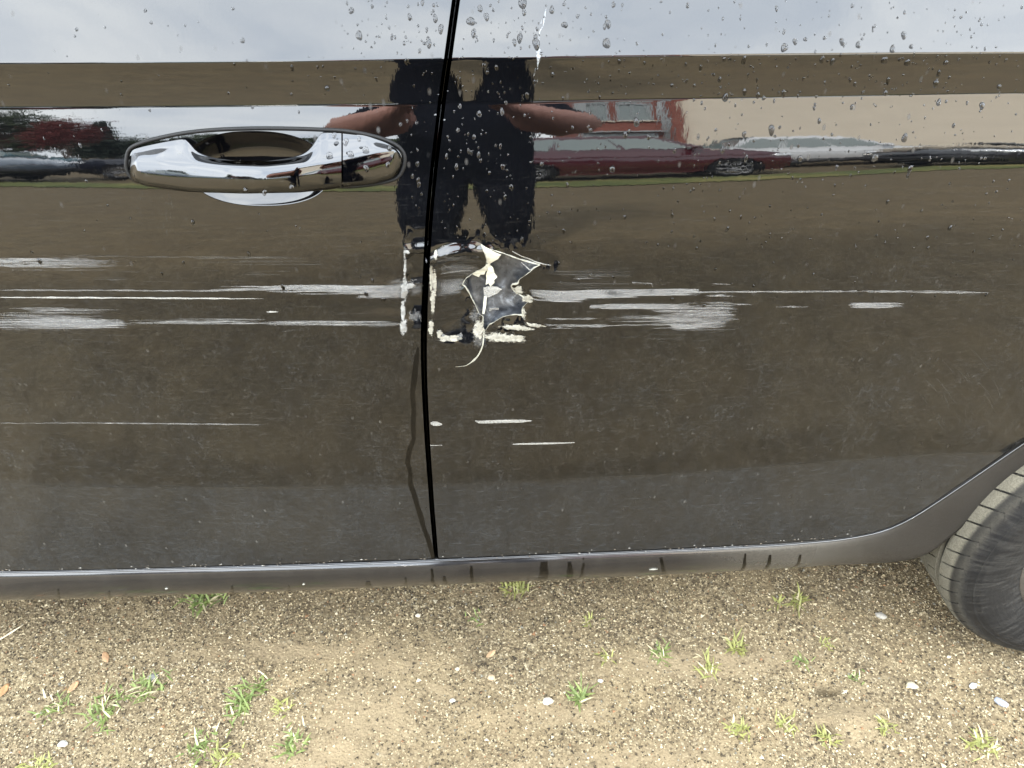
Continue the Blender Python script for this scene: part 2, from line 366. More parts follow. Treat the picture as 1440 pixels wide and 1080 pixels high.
def corner(a, c, b): return [a + (c - a) * .5 * 0 + (c - a) * t for t in ()] + [c]
cf = np.array([seam_f[-1, 0], np.interp(seam_f[-1, 0], BU[:, 0], BU[:, 1])]); crn = np.array([seam_r[-1, 0], np.interp(seam_r[-1, 0], BU_r[:, 0], BU_r[:, 1])])
top_r_x = .90
rear_end = spline([lowr[-1], [.80, .78], [.86, .93], [top_r_x, ZT]], .006)
FRONT = np.vstack([[[XF, ZT], [XF, zb(XF) + .004]], lowf, [cf], seam_f[::-1], [[seam_f[0, 0], ZT]]])
REAR = np.vstack([[[seam_r[0, 0], ZT]], seam_r, [crn], lowr, rear_end[1:]])
FRONT = FRONT[np.r_[True, np.linalg.norm(np.diff(FRONT, axis=0), axis=1) > 1e-5]]; REAR = REAR[np.r_[True, np.linalg.norm(np.diff(REAR, axis=0), axis=1) > 1e-5]]

# ------------------------------------------------------------------ the dents round the tear
mm = .001
def P2(px, py): return xz([(px, py)])[0]
c_dent = P2(678, 412); c_ridge = P2(640, 352); c_fd = P2(588, 400); c_ft = P2(515, 432); c_rr = P2(765, 392)
c_low = P2(650, 470)
def G(x, z, c, sx, sz): return np.exp(-((x - c[0]) / sx) ** 2 - ((z - c[1]) / sz) ** 2)
def sst(a, b, v): t = np.clip((v - a) / (b - a), 0, 1); return t * t * (3 - 2 * t)
xe = xz([(572, 330), (569, 400), (571, 470)])
HOLE = xz([(676.5, 343), (684, 347), (692, 350), (703, 354), (716, 359), (729, 366), (742, 370.5), (760, 373), (752, 377), (746, 383.5), (738, 391), (731, 398), (729, 404), (721, 407), (719.5, 411), (724, 418), (733, 422),
           (740, 424), (742, 431), (736, 437), (735, 442), (737, 448), (724, 448.5), (711, 452), (699, 456), (688.5, 461), (682.8, 470), (680.2, 478), (678.8, 470),
           (679.5, 451), (674, 448.5), (668.5, 436), (660.5, 422), (655, 411.5), (650, 408.5), (656, 399), (664, 392), (675, 384), (683, 377), (684.5, 366), (682, 354)])
_hx = np.arange(-.075, .115, .0006); _hz = np.arange(.68, .89, .0006); _X, _Z = np.meshgrid(_hx, _hz); _L = resample(HOLE, .0015, True); _D = np.full(_X.shape, 9.)
for _p in _L: _D = np.minimum(_D, np.hypot(_X - _p[0], _Z - _p[1]))
_C = np.exp(-(_D / .0075) ** 1.3) * (.0050 * vnoise(_X * 95, _Z * 95, 3.3) + .0012 * vnoise(_X * 230 + 9, _Z * 230, 7.7) + .0006)
for _i in range(3): _C[1:-1, 1:-1] = (_C[1:-1, 1:-1] * 2 + _C[:-2, 1:-1] + _C[2:, 1:-1] + _C[1:-1, :-2] + _C[1:-1, 2:]) / 6
def crumple(x, z):
    u = np.clip((x - _hx[0]) / .0006, 0, len(_hx) - 1.001); v = np.clip((z - _hz[0]) / .0006, 0, len(_hz) - 1.001); i, j = u.astype(int), v.astype(int); f, g = u - i, v - j
    r = (_C[j, i] * (1 - f) + _C[j, i + 1] * f) * (1 - g) + (_C[j + 1, i] * (1 - f) + _C[j + 1, i + 1] * f) * g
    return np.where((x > _hx[0]) & (x < _hx[-1]) & (z > _hz[0]) & (z < _hz[-1]), r, 0)
def dent(x, z):
    x = np.asarray(x, float); z = np.asarray(z, float)
    seamx = np.interp(z, SEAM[::-1, 1], SEAM[::-1, 0]); r = x > seamx
    w = x + .002 * np.sin(z * 110) ; q = z + .0012 * np.sin(x * 90 + 1)
    D = .0100 * np.exp(-((np.abs(w - c_dent[0] - .004) / .050) ** 3) - (np.abs(q - c_dent[1] - .002) / np.where(q > c_dent[1] + .002, .030, .062)) ** 3)
    top = c_ridge[1] - 9.0 * (x - c_ridge[0] - .012) ** 2
    D -= .0054 * np.exp(-((z - top) / .0072) ** 2) * np.exp(-np.abs((x - c_ridge[0] - .002) / .034) ** 4)
    D -= .0022 * G(w, z, P2(648, 484), .024, .007)
    D -= .0016 * G(w, q, c_rr, .035, .018)
    ripples = .00012 * np.sin(q * 420 + 2 * np.sin(x * 60)) * G(w, q, c_dent, .07, .05)
    rear = D + ripples + crumple(x, z)
    ex = np.interp(z, xe[::-1, 1], xe[::-1, 0]) + .0015 * np.sin(z * 300)
    fr = sst(ex - .003, ex + .007, x) * .0050 * np.exp(-(np.abs(q - c_fd[1]) / .052) ** 4)
    fr -= .0040 * np.exp(-((q - P2(585, 350)[1]) / .0066) ** 2) * sst(ex - .008, ex + .004, x)
    fr += .0016 * np.exp(-((q - c_ft[1]) / .011) ** 2) * sst(-.16, -.09, x) - .0007 * np.exp(-((q - c_ft[1] - .022) / .009) ** 2) * sst(-.17, -.09, x)
    far = np.exp(-(np.abs(z - c_dent[1]) / .12) ** 6)
    return np.where(r, rear, fr) * far
def SD(x, z): return S(x, z) + dent(x, z)
def nrm(f, x, z, e=2.5e-4):
    gx = (f(x + e, z) - f(x - e, z)) / (2 * e); gz = (f(x, z + e) - f(x, z - e)) / (2 * e)
    n = np.stack([gx, -np.ones_like(gx), gz], -1); return n / np.linalg.norm(n, axis=-1, keepdims=True)

def inside(P, poly):
    x, y = P[:, 0], P[:, 1]; r = np.zeros(len(P), bool); n = len(poly)
    for i in range(n):
        x1, y1 = poly[i]; x2, y2 = poly[(i + 1) % n]
        if y1 == y2: continue
        c = ((y1 > y) != (y2 > y)); r ^= c & (x < (x2 - x1) * (y - y1) / (y2 - y1) + x1)
    return r
def hem(poly, f, r=.0031, depth=.014, k=5, closed=True, step=.003, e=None):
    P = resample(poly, step, closed); T = np.roll(P, -1, 0) - np.roll(P, 1, 0)
    if not closed: T[0] = P[1] - P[0]; T[-1] = P[-1] - P[-2]
    T /= np.linalg.norm(T, axis=1)[:, None]
    A = np.sum(poly[:, 0] * np.roll(poly[:, 1], -1) - np.roll(poly[:, 0], -1) * poly[:, 1])
    O = np.stack([T[:, 1], -T[:, 0]], 1) * (1 if A > 0 else -1)
    x, z = P[:, 0], P[:, 1]; n = nrm(f, x, z)
    e_ = 1e-4; sx = (f(x + e_, z) - f(x - e_, z)) / (2 * e_); sz = (f(x, z + e_) - f(x, z - e_)) / (2 * e_)
    o = np.stack([O[:, 0], sx * O[:, 0] + sz * O[:, 1], O[:, 1]], 1); o /= np.linalg.norm(o, axis=1)[:, None]
    B = np.stack([x, f(x, z), z], 1); V = []; N = []
    for a in np.linspace(0, math.pi / 2, k):
        V.append(B + o * r * math.sin(a) - n * r * (1 - math.cos(a))); N.append(n * math.cos(a) + o * math.sin(a))
    V.append(V[-1] - n * depth); N.append(o)
    nc = len(P); Fq = quads(k + 1, nc, wrap_c=closed)
    return np.vstack(V), np.vstack(N), Fq
def panel(xs, zs, outer, holes, f, hems=True):
    X, Z = np.meshgrid(xs, zs); nz, nx = X.shape; P = np.stack([X.ravel(), Z.ravel()], 1)
    Fq = quads(nz, nx); C = P[Fq].mean(1); keep = inside(C, outer)
    for h in holes: keep &= ~inside(C, h)
    used = np.zeros(len(P), bool); used[Fq[keep].ravel()] = True
    drop = np.zeros(len(P), bool); drop[Fq[~keep].ravel()] = True
    bi = np.where(used & drop)[0]
    L = np.vstack([resample(q, .0012, True) for q in [outer] + list(holes)])
    corners = np.vstack([outer] + list(holes))
    for c0 in range(0, len(bi), 400):
        s = bi[c0:c0 + 400]; d = ((P[s][:, None] - L[None]) ** 2).sum(-1); P[s] = L[d.argmin(1)]
    idx = -np.ones(len(P), int); idx[used] = np.arange(used.sum()); P = P[used]; Fq = idx[Fq[keep]]
    V = np.stack([P[:, 0], f(P[:, 0], P[:, 1]), P[:, 1]], 1); N = nrm(f, P[:, 0], P[:, 1])
    # outward (towards -y): make winding face -y
    a = V[Fq[:, 1]] - V[Fq[:, 0]]; b = V[Fq[:, 2]] - V[Fq[:, 0]]; cr_ = np.cross(a, b)
    if np.median(cr_[:, 1]) > 0: Fq = Fq[:, ::-1]
    if hems:
        hv, hn, hf = hem(outer, f); Fq = np.vstack([Fq, hf + len(V)]); V = np.vstack([V, hv]); N = np.vstack([N, hn])
    return V, Fq, N
def axis(parts): return np.unique(np.round(np.concatenate(parts), 6))
crease_rows = np.r_[np.arange(.960, .9765, .0008), np.arange(.9765, .984, .0004), np.arange(.984, 1.0, .001), np.arange(1.0, 1.013, .0004)]
Zs = axis([np.arange(.27, .70, .004), np.arange(.70, .90, .002), np.arange(.90, .96, .002), crease_rows, np.arange(1.013, ZT + .02, .004)])

# ------------------------------------------------------------------ THE CAR
CAR = empty('car', (-.40, .91, 0))
tag(CAR, 'black car with a torn dented rear door and chrome door handle', 'car')

# recess behind the handle
def superellipse(c, a, b, p, n=96):
    w = np.linspace(0, 2 * math.pi, n, endpoint=False)
    return np.stack([c[0] + a * np.sign(np.cos(w)) * np.abs(np.cos(w)) ** (2 / p), c[1] + b * np.sign(np.sin(w)) * np.abs(np.sin(w)) ** (2 / p)], 1)
rc_t = P2(360, 184); rc_b = P2(366, 290); rc_l = P2(262, 236); rc_r = P2(462, 232)
rc = np.array([(rc_l[0] + rc_r[0]) / 2, (rc_t[1] + rc_b[1]) / 2]); ra, rb = (rc_r[0] - rc_l[0]) / 2, (rc_t[1] - rc_b[1]) / 2
RECESS = superellipse(rc, ra, rb, 2.3)
V, Fq, N = panel(axis([np.arange(XF - .02, -.44, .01), np.arange(-.44, -.12, .0025), np.arange(-.12, .0, .0015)]), Zs, FRONT, [RECESS], SD)
front_door = obj('front_door', mesh_np('front_door', V, Fq, [M['paint']], True, N), CAR)
rows = []; nr_ = []
prof = [(0, 0, 0), (.3, .0003, 0), (.7, .0010, 0), (1.2, .0020, 0), (2, .0033, 0), (4, .0060, 0), (6, .0085, 0), (9, .0120, 0), (12, .0155, 0), (16, .0195, 0), (22, .0235, 0), (28, .025, 0)]
for ins, dep, _ in prof:                                   # inset (mm), depth
    k = 1 - ins * mm / rb; kx = 1 - ins * mm / ra
    q = rc + (RECESS - rc) * np.array([kx, max(k, 0.02)]); rows.append(np.stack([q[:, 0], S(q[:, 0], q[:, 1]) + dep, q[:, 1]], 1))
rows.append(np.repeat([[rc[0], float(S(rc[0], rc[1])) + .0252, rc[1]]], len(RECESS), 0))
Vr = np.vstack(rows); Fr = quads(len(rows), len(RECESS), wrap_c=True)
obj('handle_recess', mesh_np('handle_recess', Vr, Fr, [M['recess']]), front_door)

# the tear
V, Fq, N = panel(axis([np.arange(-.1, .08, .0014), np.arange(.08, .2, .003), np.arange(.2, .94, .008)]), Zs, REAR, [HOLE], SD)
rear_door = obj('rear_door', mesh_np('rear_door', V, Fq, [M['paint']], True, N), CAR)
tag(rear_door, 'rear door with a jagged tear near its front edge')
# ragged lip of the tear
LQ = resample(HOLE, .0011, True); lx, lz = LQ[:, 0], LQ[:, 1]; nn = nrm(SD, lx, lz)
lipw = .00022 + .0016 * np.clip(fbm(np.arange(len(LQ)) * .09, 3.3) + .12, 0, 1)
bld = np.clip(np.exp(-((lx - P2(728, 412)[0]) / .006) ** 2 - ((lz - P2(728, 412)[1]) / .006) ** 2) * .0014 + np.exp(-((lx - P2(737, 446)[0]) / .004) ** 2 - ((lz - P2(737, 446)[1]) / .004) ** 2) * .0008, 0, 1)
lipw = lipw + bld; V = []; k = 7
T = np.roll(LQ, -1, 0) - np.roll(LQ, 1, 0); T /= np.linalg.norm(T, axis=1)[:, None] + 1e-9
O = np.stack([-T[:, 1], T[:, 0]], 1); c3 = np.stack([lx, SD(lx, lz), lz], 1); o3 = np.stack([O[:, 0], np.zeros(len(lx)), O[:, 1]], 1)
for j in range(k):
    a = 2 * math.pi * j / k; jit = 1 + .35 * fbm(np.arange(len(LQ)) * .5, j * 3.7, o=2)
    V.append(c3 + o3 * (lipw * .8 * jit * math.cos(a))[:, None] + nn * (lipw * 1.0 * jit * math.sin(a) + .0002)[:, None])
obj('torn_edge', mesh_np('torn_edge', np.vstack(V), quads(k, len(LQ), wrap_c=True, wrap_r=True), [M['cream']], False), rear_door)
# folded flaps of the outer skin
def flap(pts, deps, mat, name='torn_flap', th=.0008):
    P = xz(pts); V = []; n = len(P)
    for (x, z), d in zip(P, deps): V.append((x, float(SD(x, z)) + d, z))
    m = MB(); tri = geometry.tessellate_polygon([[Vector((x, z, 0)) for x, z in P]])
    m.add(V + [(x, y + th, z) for x, y, z in V], [tuple(t) for t in tri] + [tuple(i + n for i in t[::-1]) for t in tri] + [(i, (i + 1) % n, (i + 1) % n + n, i + n) for i in range(n)])
    return m.build(name, mat, rear_door)
flap([(677, 344), (690, 350), (704.5, 359), (700, 367), (693, 373), (689, 377), (685, 374), (683.5, 362), (680, 351)], [-.0003, 0, .0008, .0018, .0022, .002, .0012, .0005, -.0003], M['flap'])
flap([(688, 375), (690.5, 381), (694, 385), (696, 395), (700, 401), (695.5, 405), (696, 410), (690, 415.5), (687.5, 410), (683.5, 412), (684.5, 402), (683.8, 396), (686, 386), (684.5, 376)], [.0018, .0026, .003, .004, .0046, .0042, .0052, .0052, .0045, .004, .003, .0022, .001, .0006], M['flap'])
flap([(684.5, 375), (685.5, 388), (683, 390.5), (681.5, 396), (676, 395.5), (673.5, 400), (668, 396.5), (664, 393), (670.5, 386.5), (679, 381)], [.0002, .002, .0024, .003, .0026, .0032, .0022, .0002, -.0003, -.0003], M['flap'])
flap([(680, 418), (690, 415.5), (700, 417), (707, 420), (700, 426), (692, 429.5), (684, 433), (681, 428)], [.0065] * 8, M['scratch_white'], 'torn_chip', .0004)
flap([(681, 430), (685, 431), (684, 442), (681.5, 453), (678.5, 453), (680, 441)], [.006] * 6, M['flap'], 'torn_flap', .0006)
flap([(688, 447.5), (702, 447), (702.5, 453), (689, 454)], [.008, .008, .010, .010], M['scratch_white'], 'torn_chip', .002)
flap([(649, 411), (655, 411), (660, 422), (655, 424), (650, 421), (647.5, 415)], [-.0008, -.0002, -.0004, -.0014, -.0018, -.0014], M['paint'])
# what shows through the tear
gx = np.linspace(P2(640, 420)[0], P2(768, 380)[0], 90); gz = np.linspace(P2(680, 516)[1], P2(680, 335)[1], 90)
X, Z = np.meshgrid(gx, gz); Y = SD(X, Z) + .009 + .006 * sst(P2(700, 400)[1], P2(700, 350)[1], Z) + .0035 * fbm(X * 60, Z * 60, 2.2) + .004 * np.abs(vnoise(X * 45 + 5, Z * 30)) 
inner_panel = obj('inner_panel', mesh_np('inner_panel', np.stack([X, Y, Z], -1).reshape(-1, 3), quads(90, 90)[:, ::-1], [M['inner']]), rear_door)

# ------------------------------------------------------------------ scratches and rubbed paint: thin raised streaks that follow the panels
def streaks(name, items, mat, door, lift=.00025):
    """items: polylines of (px, py, width_px); every streak is a tapered ribbon lying on the skin"""
    V = []; Fc = []; nb = 0
    for pts in items:
        a = np.array(pts, float); n = max(3, int(abs(a[-1, 0] - a[0, 0]) / 6 + np.abs(np.diff(a[:, 1])).sum() / 4) + 2); n = min(n, 90)
        s = np.r_[0, np.cumsum(np.hypot(np.diff(a[:, 0]), np.diff(a[:, 1])))]; t = np.linspace(0, s[-1], n)
        q = np.stack([np.interp(t, s, a[:, i]) for i in range(3)], 1); tg = np.gradient(q[:, :2], axis=0); tg /= np.linalg.norm(tg, axis=1)[:, None] + 1e-9
        o = np.stack([-tg[:, 1], tg[:, 0]], 1) * (q[:, 2:] / 2)
        V.append((q[:, :2] + o)); V.append((q[:, :2] - o)); Fc.append(quads(2, n) + nb); nb += 2 * n
    P = np.vstack(V); h = xz(P)
    n3 = nrm(SD, h[:, 0], h[:, 1]); V3 = np.stack([h[:, 0], SD(h[:, 0], h[:, 1]), h[:, 1]], 1) + n3 * lift
    o = obj(name, mesh_np(name, V3, np.vstack(Fc), [mat], True, n3), door)
    return tag(o, kind='stuff') if len(items) > 1 else o
def rub(x0, x1, y0, y1, n, w=(.5, 1.6), slope=0.0, lmin=.15, lmax=.7, fade=0, bow=0.0):
    """a rubbed patch: n fine streaks, denser in the middle; fade -1 / 1 thins it out to the left / right"""
    it = []
    for i in range(n):
        L = (x1 - x0) * random.uniform(lmin, lmax); u = random.random()
        if fade > 0: u = u ** 1.8
        if fade < 0: u = 1 - (1 - u) ** 1.8
        xa = x0 + (x1 - x0 - L) * u; v = random.betavariate(1.5, 1.5); ya = y0 + (y1 - y0) * v + slope * (xa - x0); wd = random.uniform(*w)
        m = random.uniform(.3, .7)
        it.append([(xa, ya, .15), (xa + L * .12, ya + slope * L * .12, wd * .8), (xa + L * m, ya + slope * L * m + bow + random.uniform(-.4, .4), wd), (xa + L * .9, ya + slope * L * .9, wd * .6), (xa + L, ya + slope * L, .1)])
    return it
def line(pts, w): return [[(p[0], p[1], w * (p[2] if len(p) > 2 else random.uniform(.7, 1.2))) for p in pts]]
def wobble(x0, x1, y0, y1, w, n=14, amp=.5, taper=True):
    it = []
    for i in range(n + 1):
        t = i / n; k = (min(1, 6 * t, 6 * (1 - t)) if taper else 1)
        it.append((x0 + (x1 - x0) * t, y0 + (y1 - y0) * t + random.uniform(-amp, amp), max(.1, w * random.uniform(.55, 1.25) * k)))
    return [it]
fd, rd = front_door, rear_door
# front door
streaks('scratch', rub(-20, 112, 361, 375, 34, (.6, 1.7), fade=1) + rub(-20, 200, 360, 382, 14, (.3, .7), fade=1), M['scratch'], fd)
streaks('scratch', wobble(-20, 300, 407.5, 408.8, 2.0, 30, .35) + wobble(260, 470, 409, 405.5, 2.4, 16, .4), M['scratch'], fd)
streaks('scratch', rub(290, 480, 402, 411, 26, (.5, 1.8), -.01, fade=-1) + rub(380, 574, 401, 414, 70, (.7, 2.2), 0, .12, .5, fade=-1) + rub(500, 574, 402, 419, 40, (.8, 2.2), .03, .2, .6), M['scratch'], fd)
streaks('scratch', wobble(-20, 372, 417.5, 420, 2.3, 34, .35), M['scratch_white'], fd)
streaks('scratch', rub(-30, 178, 448, 462, 70, (.6, 1.9), 0, .15, .6, fade=-1) + rub(40, 196, 447, 461, 26, (.5, 1.5), .01, .2, .7) + rub(-30, 175, 432, 450, 26, (.3, .9), 0, .1, .5), M['scratch'], fd)
streaks('scratch', wobble(180, 560, 453, 456, 1.4, 40, .6) + rub(180, 380, 448, 456, 22, (.3, .9)) + rub(360, 565, 451, 458, 26, (.3, 1.2)), M['scratch'], fd)
streaks('scratch', wobble(-20, 150, 595, 594.5, 1.0, 20, .3) + wobble(110, 372, 594.3, 597, 1.9, 30, .25), M['scratch'], fd)
streaks('scratch', line([(375, 438.5, .3), (381, 438, 1.2), (391, 438.5, .4)], 2.2), M['scratch_white'], fd)
streaks('scratch', wobble(60, 455, 359, 364, .8, 30, .8) + rub(250, 470, 358, 372, 14, (.25, .6)) + rub(130, 420, 376, 400, 20, (.2, .6), 0, .05, .2) + rub(380, 430, 463, 466, 3, (.4, .7)), M['scratch_faint'], fd)
# vertical rub along the front door's bent edge
def smear(cx, cy, rx, ry, n, w, ang=90.0, jit=25):
    it = []
    for i in range(int(n * 1.0)):
        a = R(ang + random.gauss(0, jit)); x = random.gauss(cx, rx); y = random.uniform(cy - ry, cy + ry); L = random.uniform(1.0, 4.2)
        dx, dy = math.cos(a) * L, math.sin(a) * L; wd = random.uniform(*w) * .75
        it.append([(x - dx, y - dy, wd * .3), (x, y, wd), (x + dx * .6, y + dy * .6, wd * .8), (x + dx, y + dy, wd * .2)])
    return it

streaks('paint_rub', smear(568, 405, 7, 9, 24, (.5, 1.4), 20, 60) + smear(570, 380, 1, 40, 26, (.4, 1.1), 90, 6) + smear(585, 448, 6, 8, 14, (.4, 1.2), 60, 30) + smear(578, 404, 10, 8, 30, (.5, 1.6), 0, 30), M['scratch'], fd)
# rear door, edge beside the gap

streaks('paint_rub', line([(615, 466, .3), (620, 473, 1.0), (628, 477, 1.1), (640, 477.5, 1.1), (650, 473, .7)], 6) + line([(619, 470, .3), (630, 479, .8), (645, 478, .5)], 3), M['scratch'], rd)
streaks('torn_crack', [[(681, 468, 1.6), (680.2, 478, 2.0), (678.8, 487, 1.7), (675.5, 495, 2.0), (671, 502, 1.8), (667, 505.5, 2.8), (663, 509, 1.5), (655, 514, .8), (640, 515.5, .3)]], M['cream'], rd, .0006)
def blob(px, py, rx, ry, mat, door, h=.0005, seed=0, name='paint_rub', ang=0.0):
    nr_, ns = 9, 64; g = seed * 7.7; V = []
    for i in range(nr_ + 1):
        t = i / nr_
        for j in range(ns):
            w = 2 * math.pi * j / ns; k = 1 + .45 * float(fbm(math.cos(w) * 1.6 + g + 9, math.sin(w) * 1.6 + g + 9, 1.5, 3))
            a, b = rx * 1.25 * t * k * math.cos(w), ry * 1.25 * t * k * math.sin(w); V.append((px + a * math.cos(R(ang)) - b * math.sin(R(ang)), py + a * math.sin(R(ang)) + b * math.cos(R(ang))))
    P = xz(V); n3 = nrm(SD, P[:, 0], P[:, 1]); tt_ = np.repeat(np.linspace(0, 1, nr_ + 1), ns); up_ = h * (1 - tt_ ** 2) * np.clip(.8 + 1.1 * fbm(P[:, 0] * 300 + g, P[:, 1] * 300, 1.1, 2), .1, 2) + .0003
    V3 = np.stack([P[:, 0], SD(P[:, 0], P[:, 1]), P[:, 1]], 1) + n3 * up_[:, None]
    me = mesh_np(name, V3, quads(nr_ + 1, ns, wrap_c=True), [mat], True); at = me.attributes.new('fade', 'FLOAT', 'POINT'); at.data.foreach_set('value', (1 - tt_ ** 1.6).astype(np.float32)); return obj(name, me, door)
RC, RW, HZ = M['rub_cream'], M['rub_white'], M['haze']
for px, py, rx, ry, sd in ((606.5, 392, 3.2, 26, 1), (608.5, 425, 4.0, 22, 2), (605.5, 462, 4.0, 13, 3), (613, 357, 3.4, 6, 4), (611, 400, 3.2, 22, 5), (632, 476.5, 18, 4.5, 30), (618, 470, 5, 6, 31)): blob(px, py, rx, ry, RC, rd, .0008, sd)
for px, py, rx, ry, sd in ((702, 477, 27, 6.5, 6), (722, 478, 20, 5.5, 7), (673, 468, 9, 13, 8), (727, 464, 24, 4, 9), (752, 459, 16, 3, 10), (730, 414, 9, 7, 11), (742, 425, 8, 7, 12), (737, 446, 3.6, 8, 13)): blob(px, py, rx, ry, RC, rd, .0010, sd)
for px, py, rx, ry, sd in ((568, 408, 5.0, 20, 14), (566.5, 438, 3.4, 20, 15), (567, 461, 6.0, 12, 16), (572, 352.5, 5, 3.4, 17), (573, 404, 13, 4, 18), (569, 375, 1.8, 30, 19)): blob(px, py, rx, ry, RW, fd, .0007, sd)
for px, py, rx, ry, sd in ((545, 408, 34, 10, 20), (560, 405, 16, 16, 21), (585, 412, 12, 10, 22), (583, 448, 9, 8, 23), (540, 456, 34, 4, 24)): blob(px, py, rx, ry, HZ, fd, .0001, sd)
for px, py, rx, ry, sd in ((634, 408, 26, 12, 25), (645, 380, 34, 8, 26), (640, 362, 30, 6, 27), (674, 480, 12, 12, 28), (780, 415, 40, 8, 29), (1000, 445, 40, 22, 32), (668, 448, 10, 12, 33)): blob(px, py, rx, ry, HZ, rd, .0001, sd)
blob(95, 368, 70, 8, HZ, fd, .0001, 34); blob(70, 453, 120, 12, HZ, fd, .0001, 35)
# above the tear, hazy bands
streaks('scratch', rub(620, 686, 358, 398, 46, (.3, 1.0), -.02, .2, .7) + rub(612, 660, 398, 420, 90, (.4, 1.5), .02, .2, .8) + smear(628, 405, 9, 10, 26, (.4, 1.2), 55, 25), M['scratch_faint'], rd)
streaks('scratch', rub(618, 672, 384, 392, 16, (.3, 1.0), -.05, .2, .7) + rub(630, 656, 402, 418, 26, (.5, 1.4), .02, .2, .7) + line([(621, 370, .3), (628, 378, 1), (630, 381, .2)], 1.6), M['scratch'], rd)
# below and beside the tear

streaks('scratch', line([(720, 353, .4), (735, 362, 1), (752, 369, 1.2), (765, 372, .5), (775, 373, .2)], 2.0) + line([(733, 371, .3), (746, 382, 1), (752, 376, .6)], 1.8), M['scratch_white'], rd)
# long rubs towards the rear
streaks('scratch', rub(744, 900, 409, 421, 120, (.8, 2.4), -.012, .2, .6, fade=-1) + rub(744, 830, 409, 425, 60, (.7, 2.0), .01, .2, .7) + rub(790, 985, 407.5, 416, 90, (.7, 2.0), -.006, .2, .6, fade=-1) + wobble(900, 1000, 412, 410.5, 3.2, 14, .3), M['scratch'], rd)
streaks('scratch', wobble(960, 1205, 410.8, 409.5, 2.2, 30, .3, False) + wobble(1195, 1392, 409.2, 411.2, 3.4, 26, .3) + wobble(985, 1200, 409.6, 409.3, 1.0, 20, .2), M['scratch'], rd)
streaks('scratch', rub(829, 975, 427.5, 434.5, 70, (.8, 2.0), -.004, .2, .6) + line([(829, 432, .6), (834, 431, 1.2), (842, 431, .5)], 5), M['scratch'], rd)
streaks('scratch', rub(915, 1036, 427, 466, 50, (.5, 1.6), -.02, .15, .8, fade=1) + rub(985, 1040, 424, 455, 34, (.5, 1.5), -.01, .2, .9, fade=1) + rub(940, 1026, 455, 464, 34, (.6, 2), -.04, .15, .6, fade=1) + wobble(1030, 1058, 427.5, 428.2, 1.8, 8, .3), M['scratch'], rd)
streaks('scratch', wobble(768, 842, 449, 447.5, 2.3, 10, .4) + wobble(800, 1000, 458, 455.5, 1.6, 24, .5) + rub(765, 860, 455, 462, 22, (.4, 1.4), 0, .1, .4) + rub(840, 1000, 443, 452, 18, (.3, .8)) + rub(985, 1035, 414, 417, 8, (.5, 1.2)), M['scratch'], rd)
streaks('scratch', rub(1192, 1274, 425.5, 432.5, 44, (.6, 1.6), 0, .3, .8), M['scratch'], rd)
streaks('scratch', line([(889, 397.3, 1.3), (894, 397.3, .8), (916, 398.3, .5), (917.5, 401, 1), (918, 403, .4)], 1.8) + wobble(1000, 1028, 399, 399.5, 1.1, 6, .2) + rub(790, 850, 386, 392, 6, (.4, .9)) + rub(1085, 1140, 430, 433, 4, (.5, 1)), M['scratch'], rd)
streaks('scratch', line([(605.5, 595, .4), (608, 595, 1.1), (615, 596, 1.1), (622, 596.5, .3)], 5.5) + line([(668, 591.5, .2), (674, 593.5, 1), (700, 592.5, 1.1), (735, 591.8, 1), (748, 591.5, .2)], 4), M['scratch_white'], rd)
streaks('scratch', line([(721, 624.5, .5), (740, 624, 1), (775, 623.2, 1), (808, 622.2, .5)], 2.4) + line([(605, 626, .6), (622, 626, .5)], 1.6), M['scratch_white'], rd)
streaks('scratch', rub(750, 900, 376, 392, 16, (.2, .7)) + rub(760, 960, 395, 405, 12, (.2, .6)) + rub(760, 1020, 465, 480, 14, (.2, .5), 0, .05, .2), M['scratch_faint'], rd)
streaks('scratch', [[(random.uniform(620, 1430), random.uniform(470, 680), .4)] * 1 + [(0, 0, 0)] for _ in range(0)] + sum([(lambda x, y, a, L: [[(x, y, .1), (x + L * .5 * math.cos(a), y + L * .5 * math.sin(a), random.uniform(.2, .5)), (x + L * math.cos(a), y + L * math.sin(a), .1)]])(random.uniform(620, 1400), random.uniform(470, 690), random.gauss(0, .7), random.uniform(4, 22)) for _ in range(110)], []), M['scratch_faint'], rd)
streaks('scratch', sum([(lambda x, y, a, L: [[(x, y, .1), (x + L * .5 * math.cos(a), y + L * .5 * math.sin(a), random.uniform(.2, .5)), (x + L * math.cos(a), y + L * math.sin(a), .1)]])(random.uniform(0, 560), random.uniform(465, 690), random.gauss(0, .8), random.uniform(4, 18)) for _ in range(90)], []), M['scratch_faint'], fd)
arcs = []
for i in range(46):                                      # polishing swirls near the arch
    r0 = random.uniform(60, 260); a0 = random.uniform(-.9, .5); c0 = (1215 + random.uniform(-20, 20), 610 + random.uniform(-30, 30)); sp = random.uniform(.1, .35)
    arcs.append([(c0[0] + r0 * math.cos(a0 + sp * t / 8), c0[1] + .75 * r0 * math.sin(a0 + sp * t / 8), .1 + (0 < t < 8) * random.uniform(.12, .35)) for t in range(9)])
arcs = [a for a in arcs if all(p[0] < 1430 and p[1] < 610 for p in a)]
if arcs: streaks('scratch', arcs, M['scratch_faint'], rd)
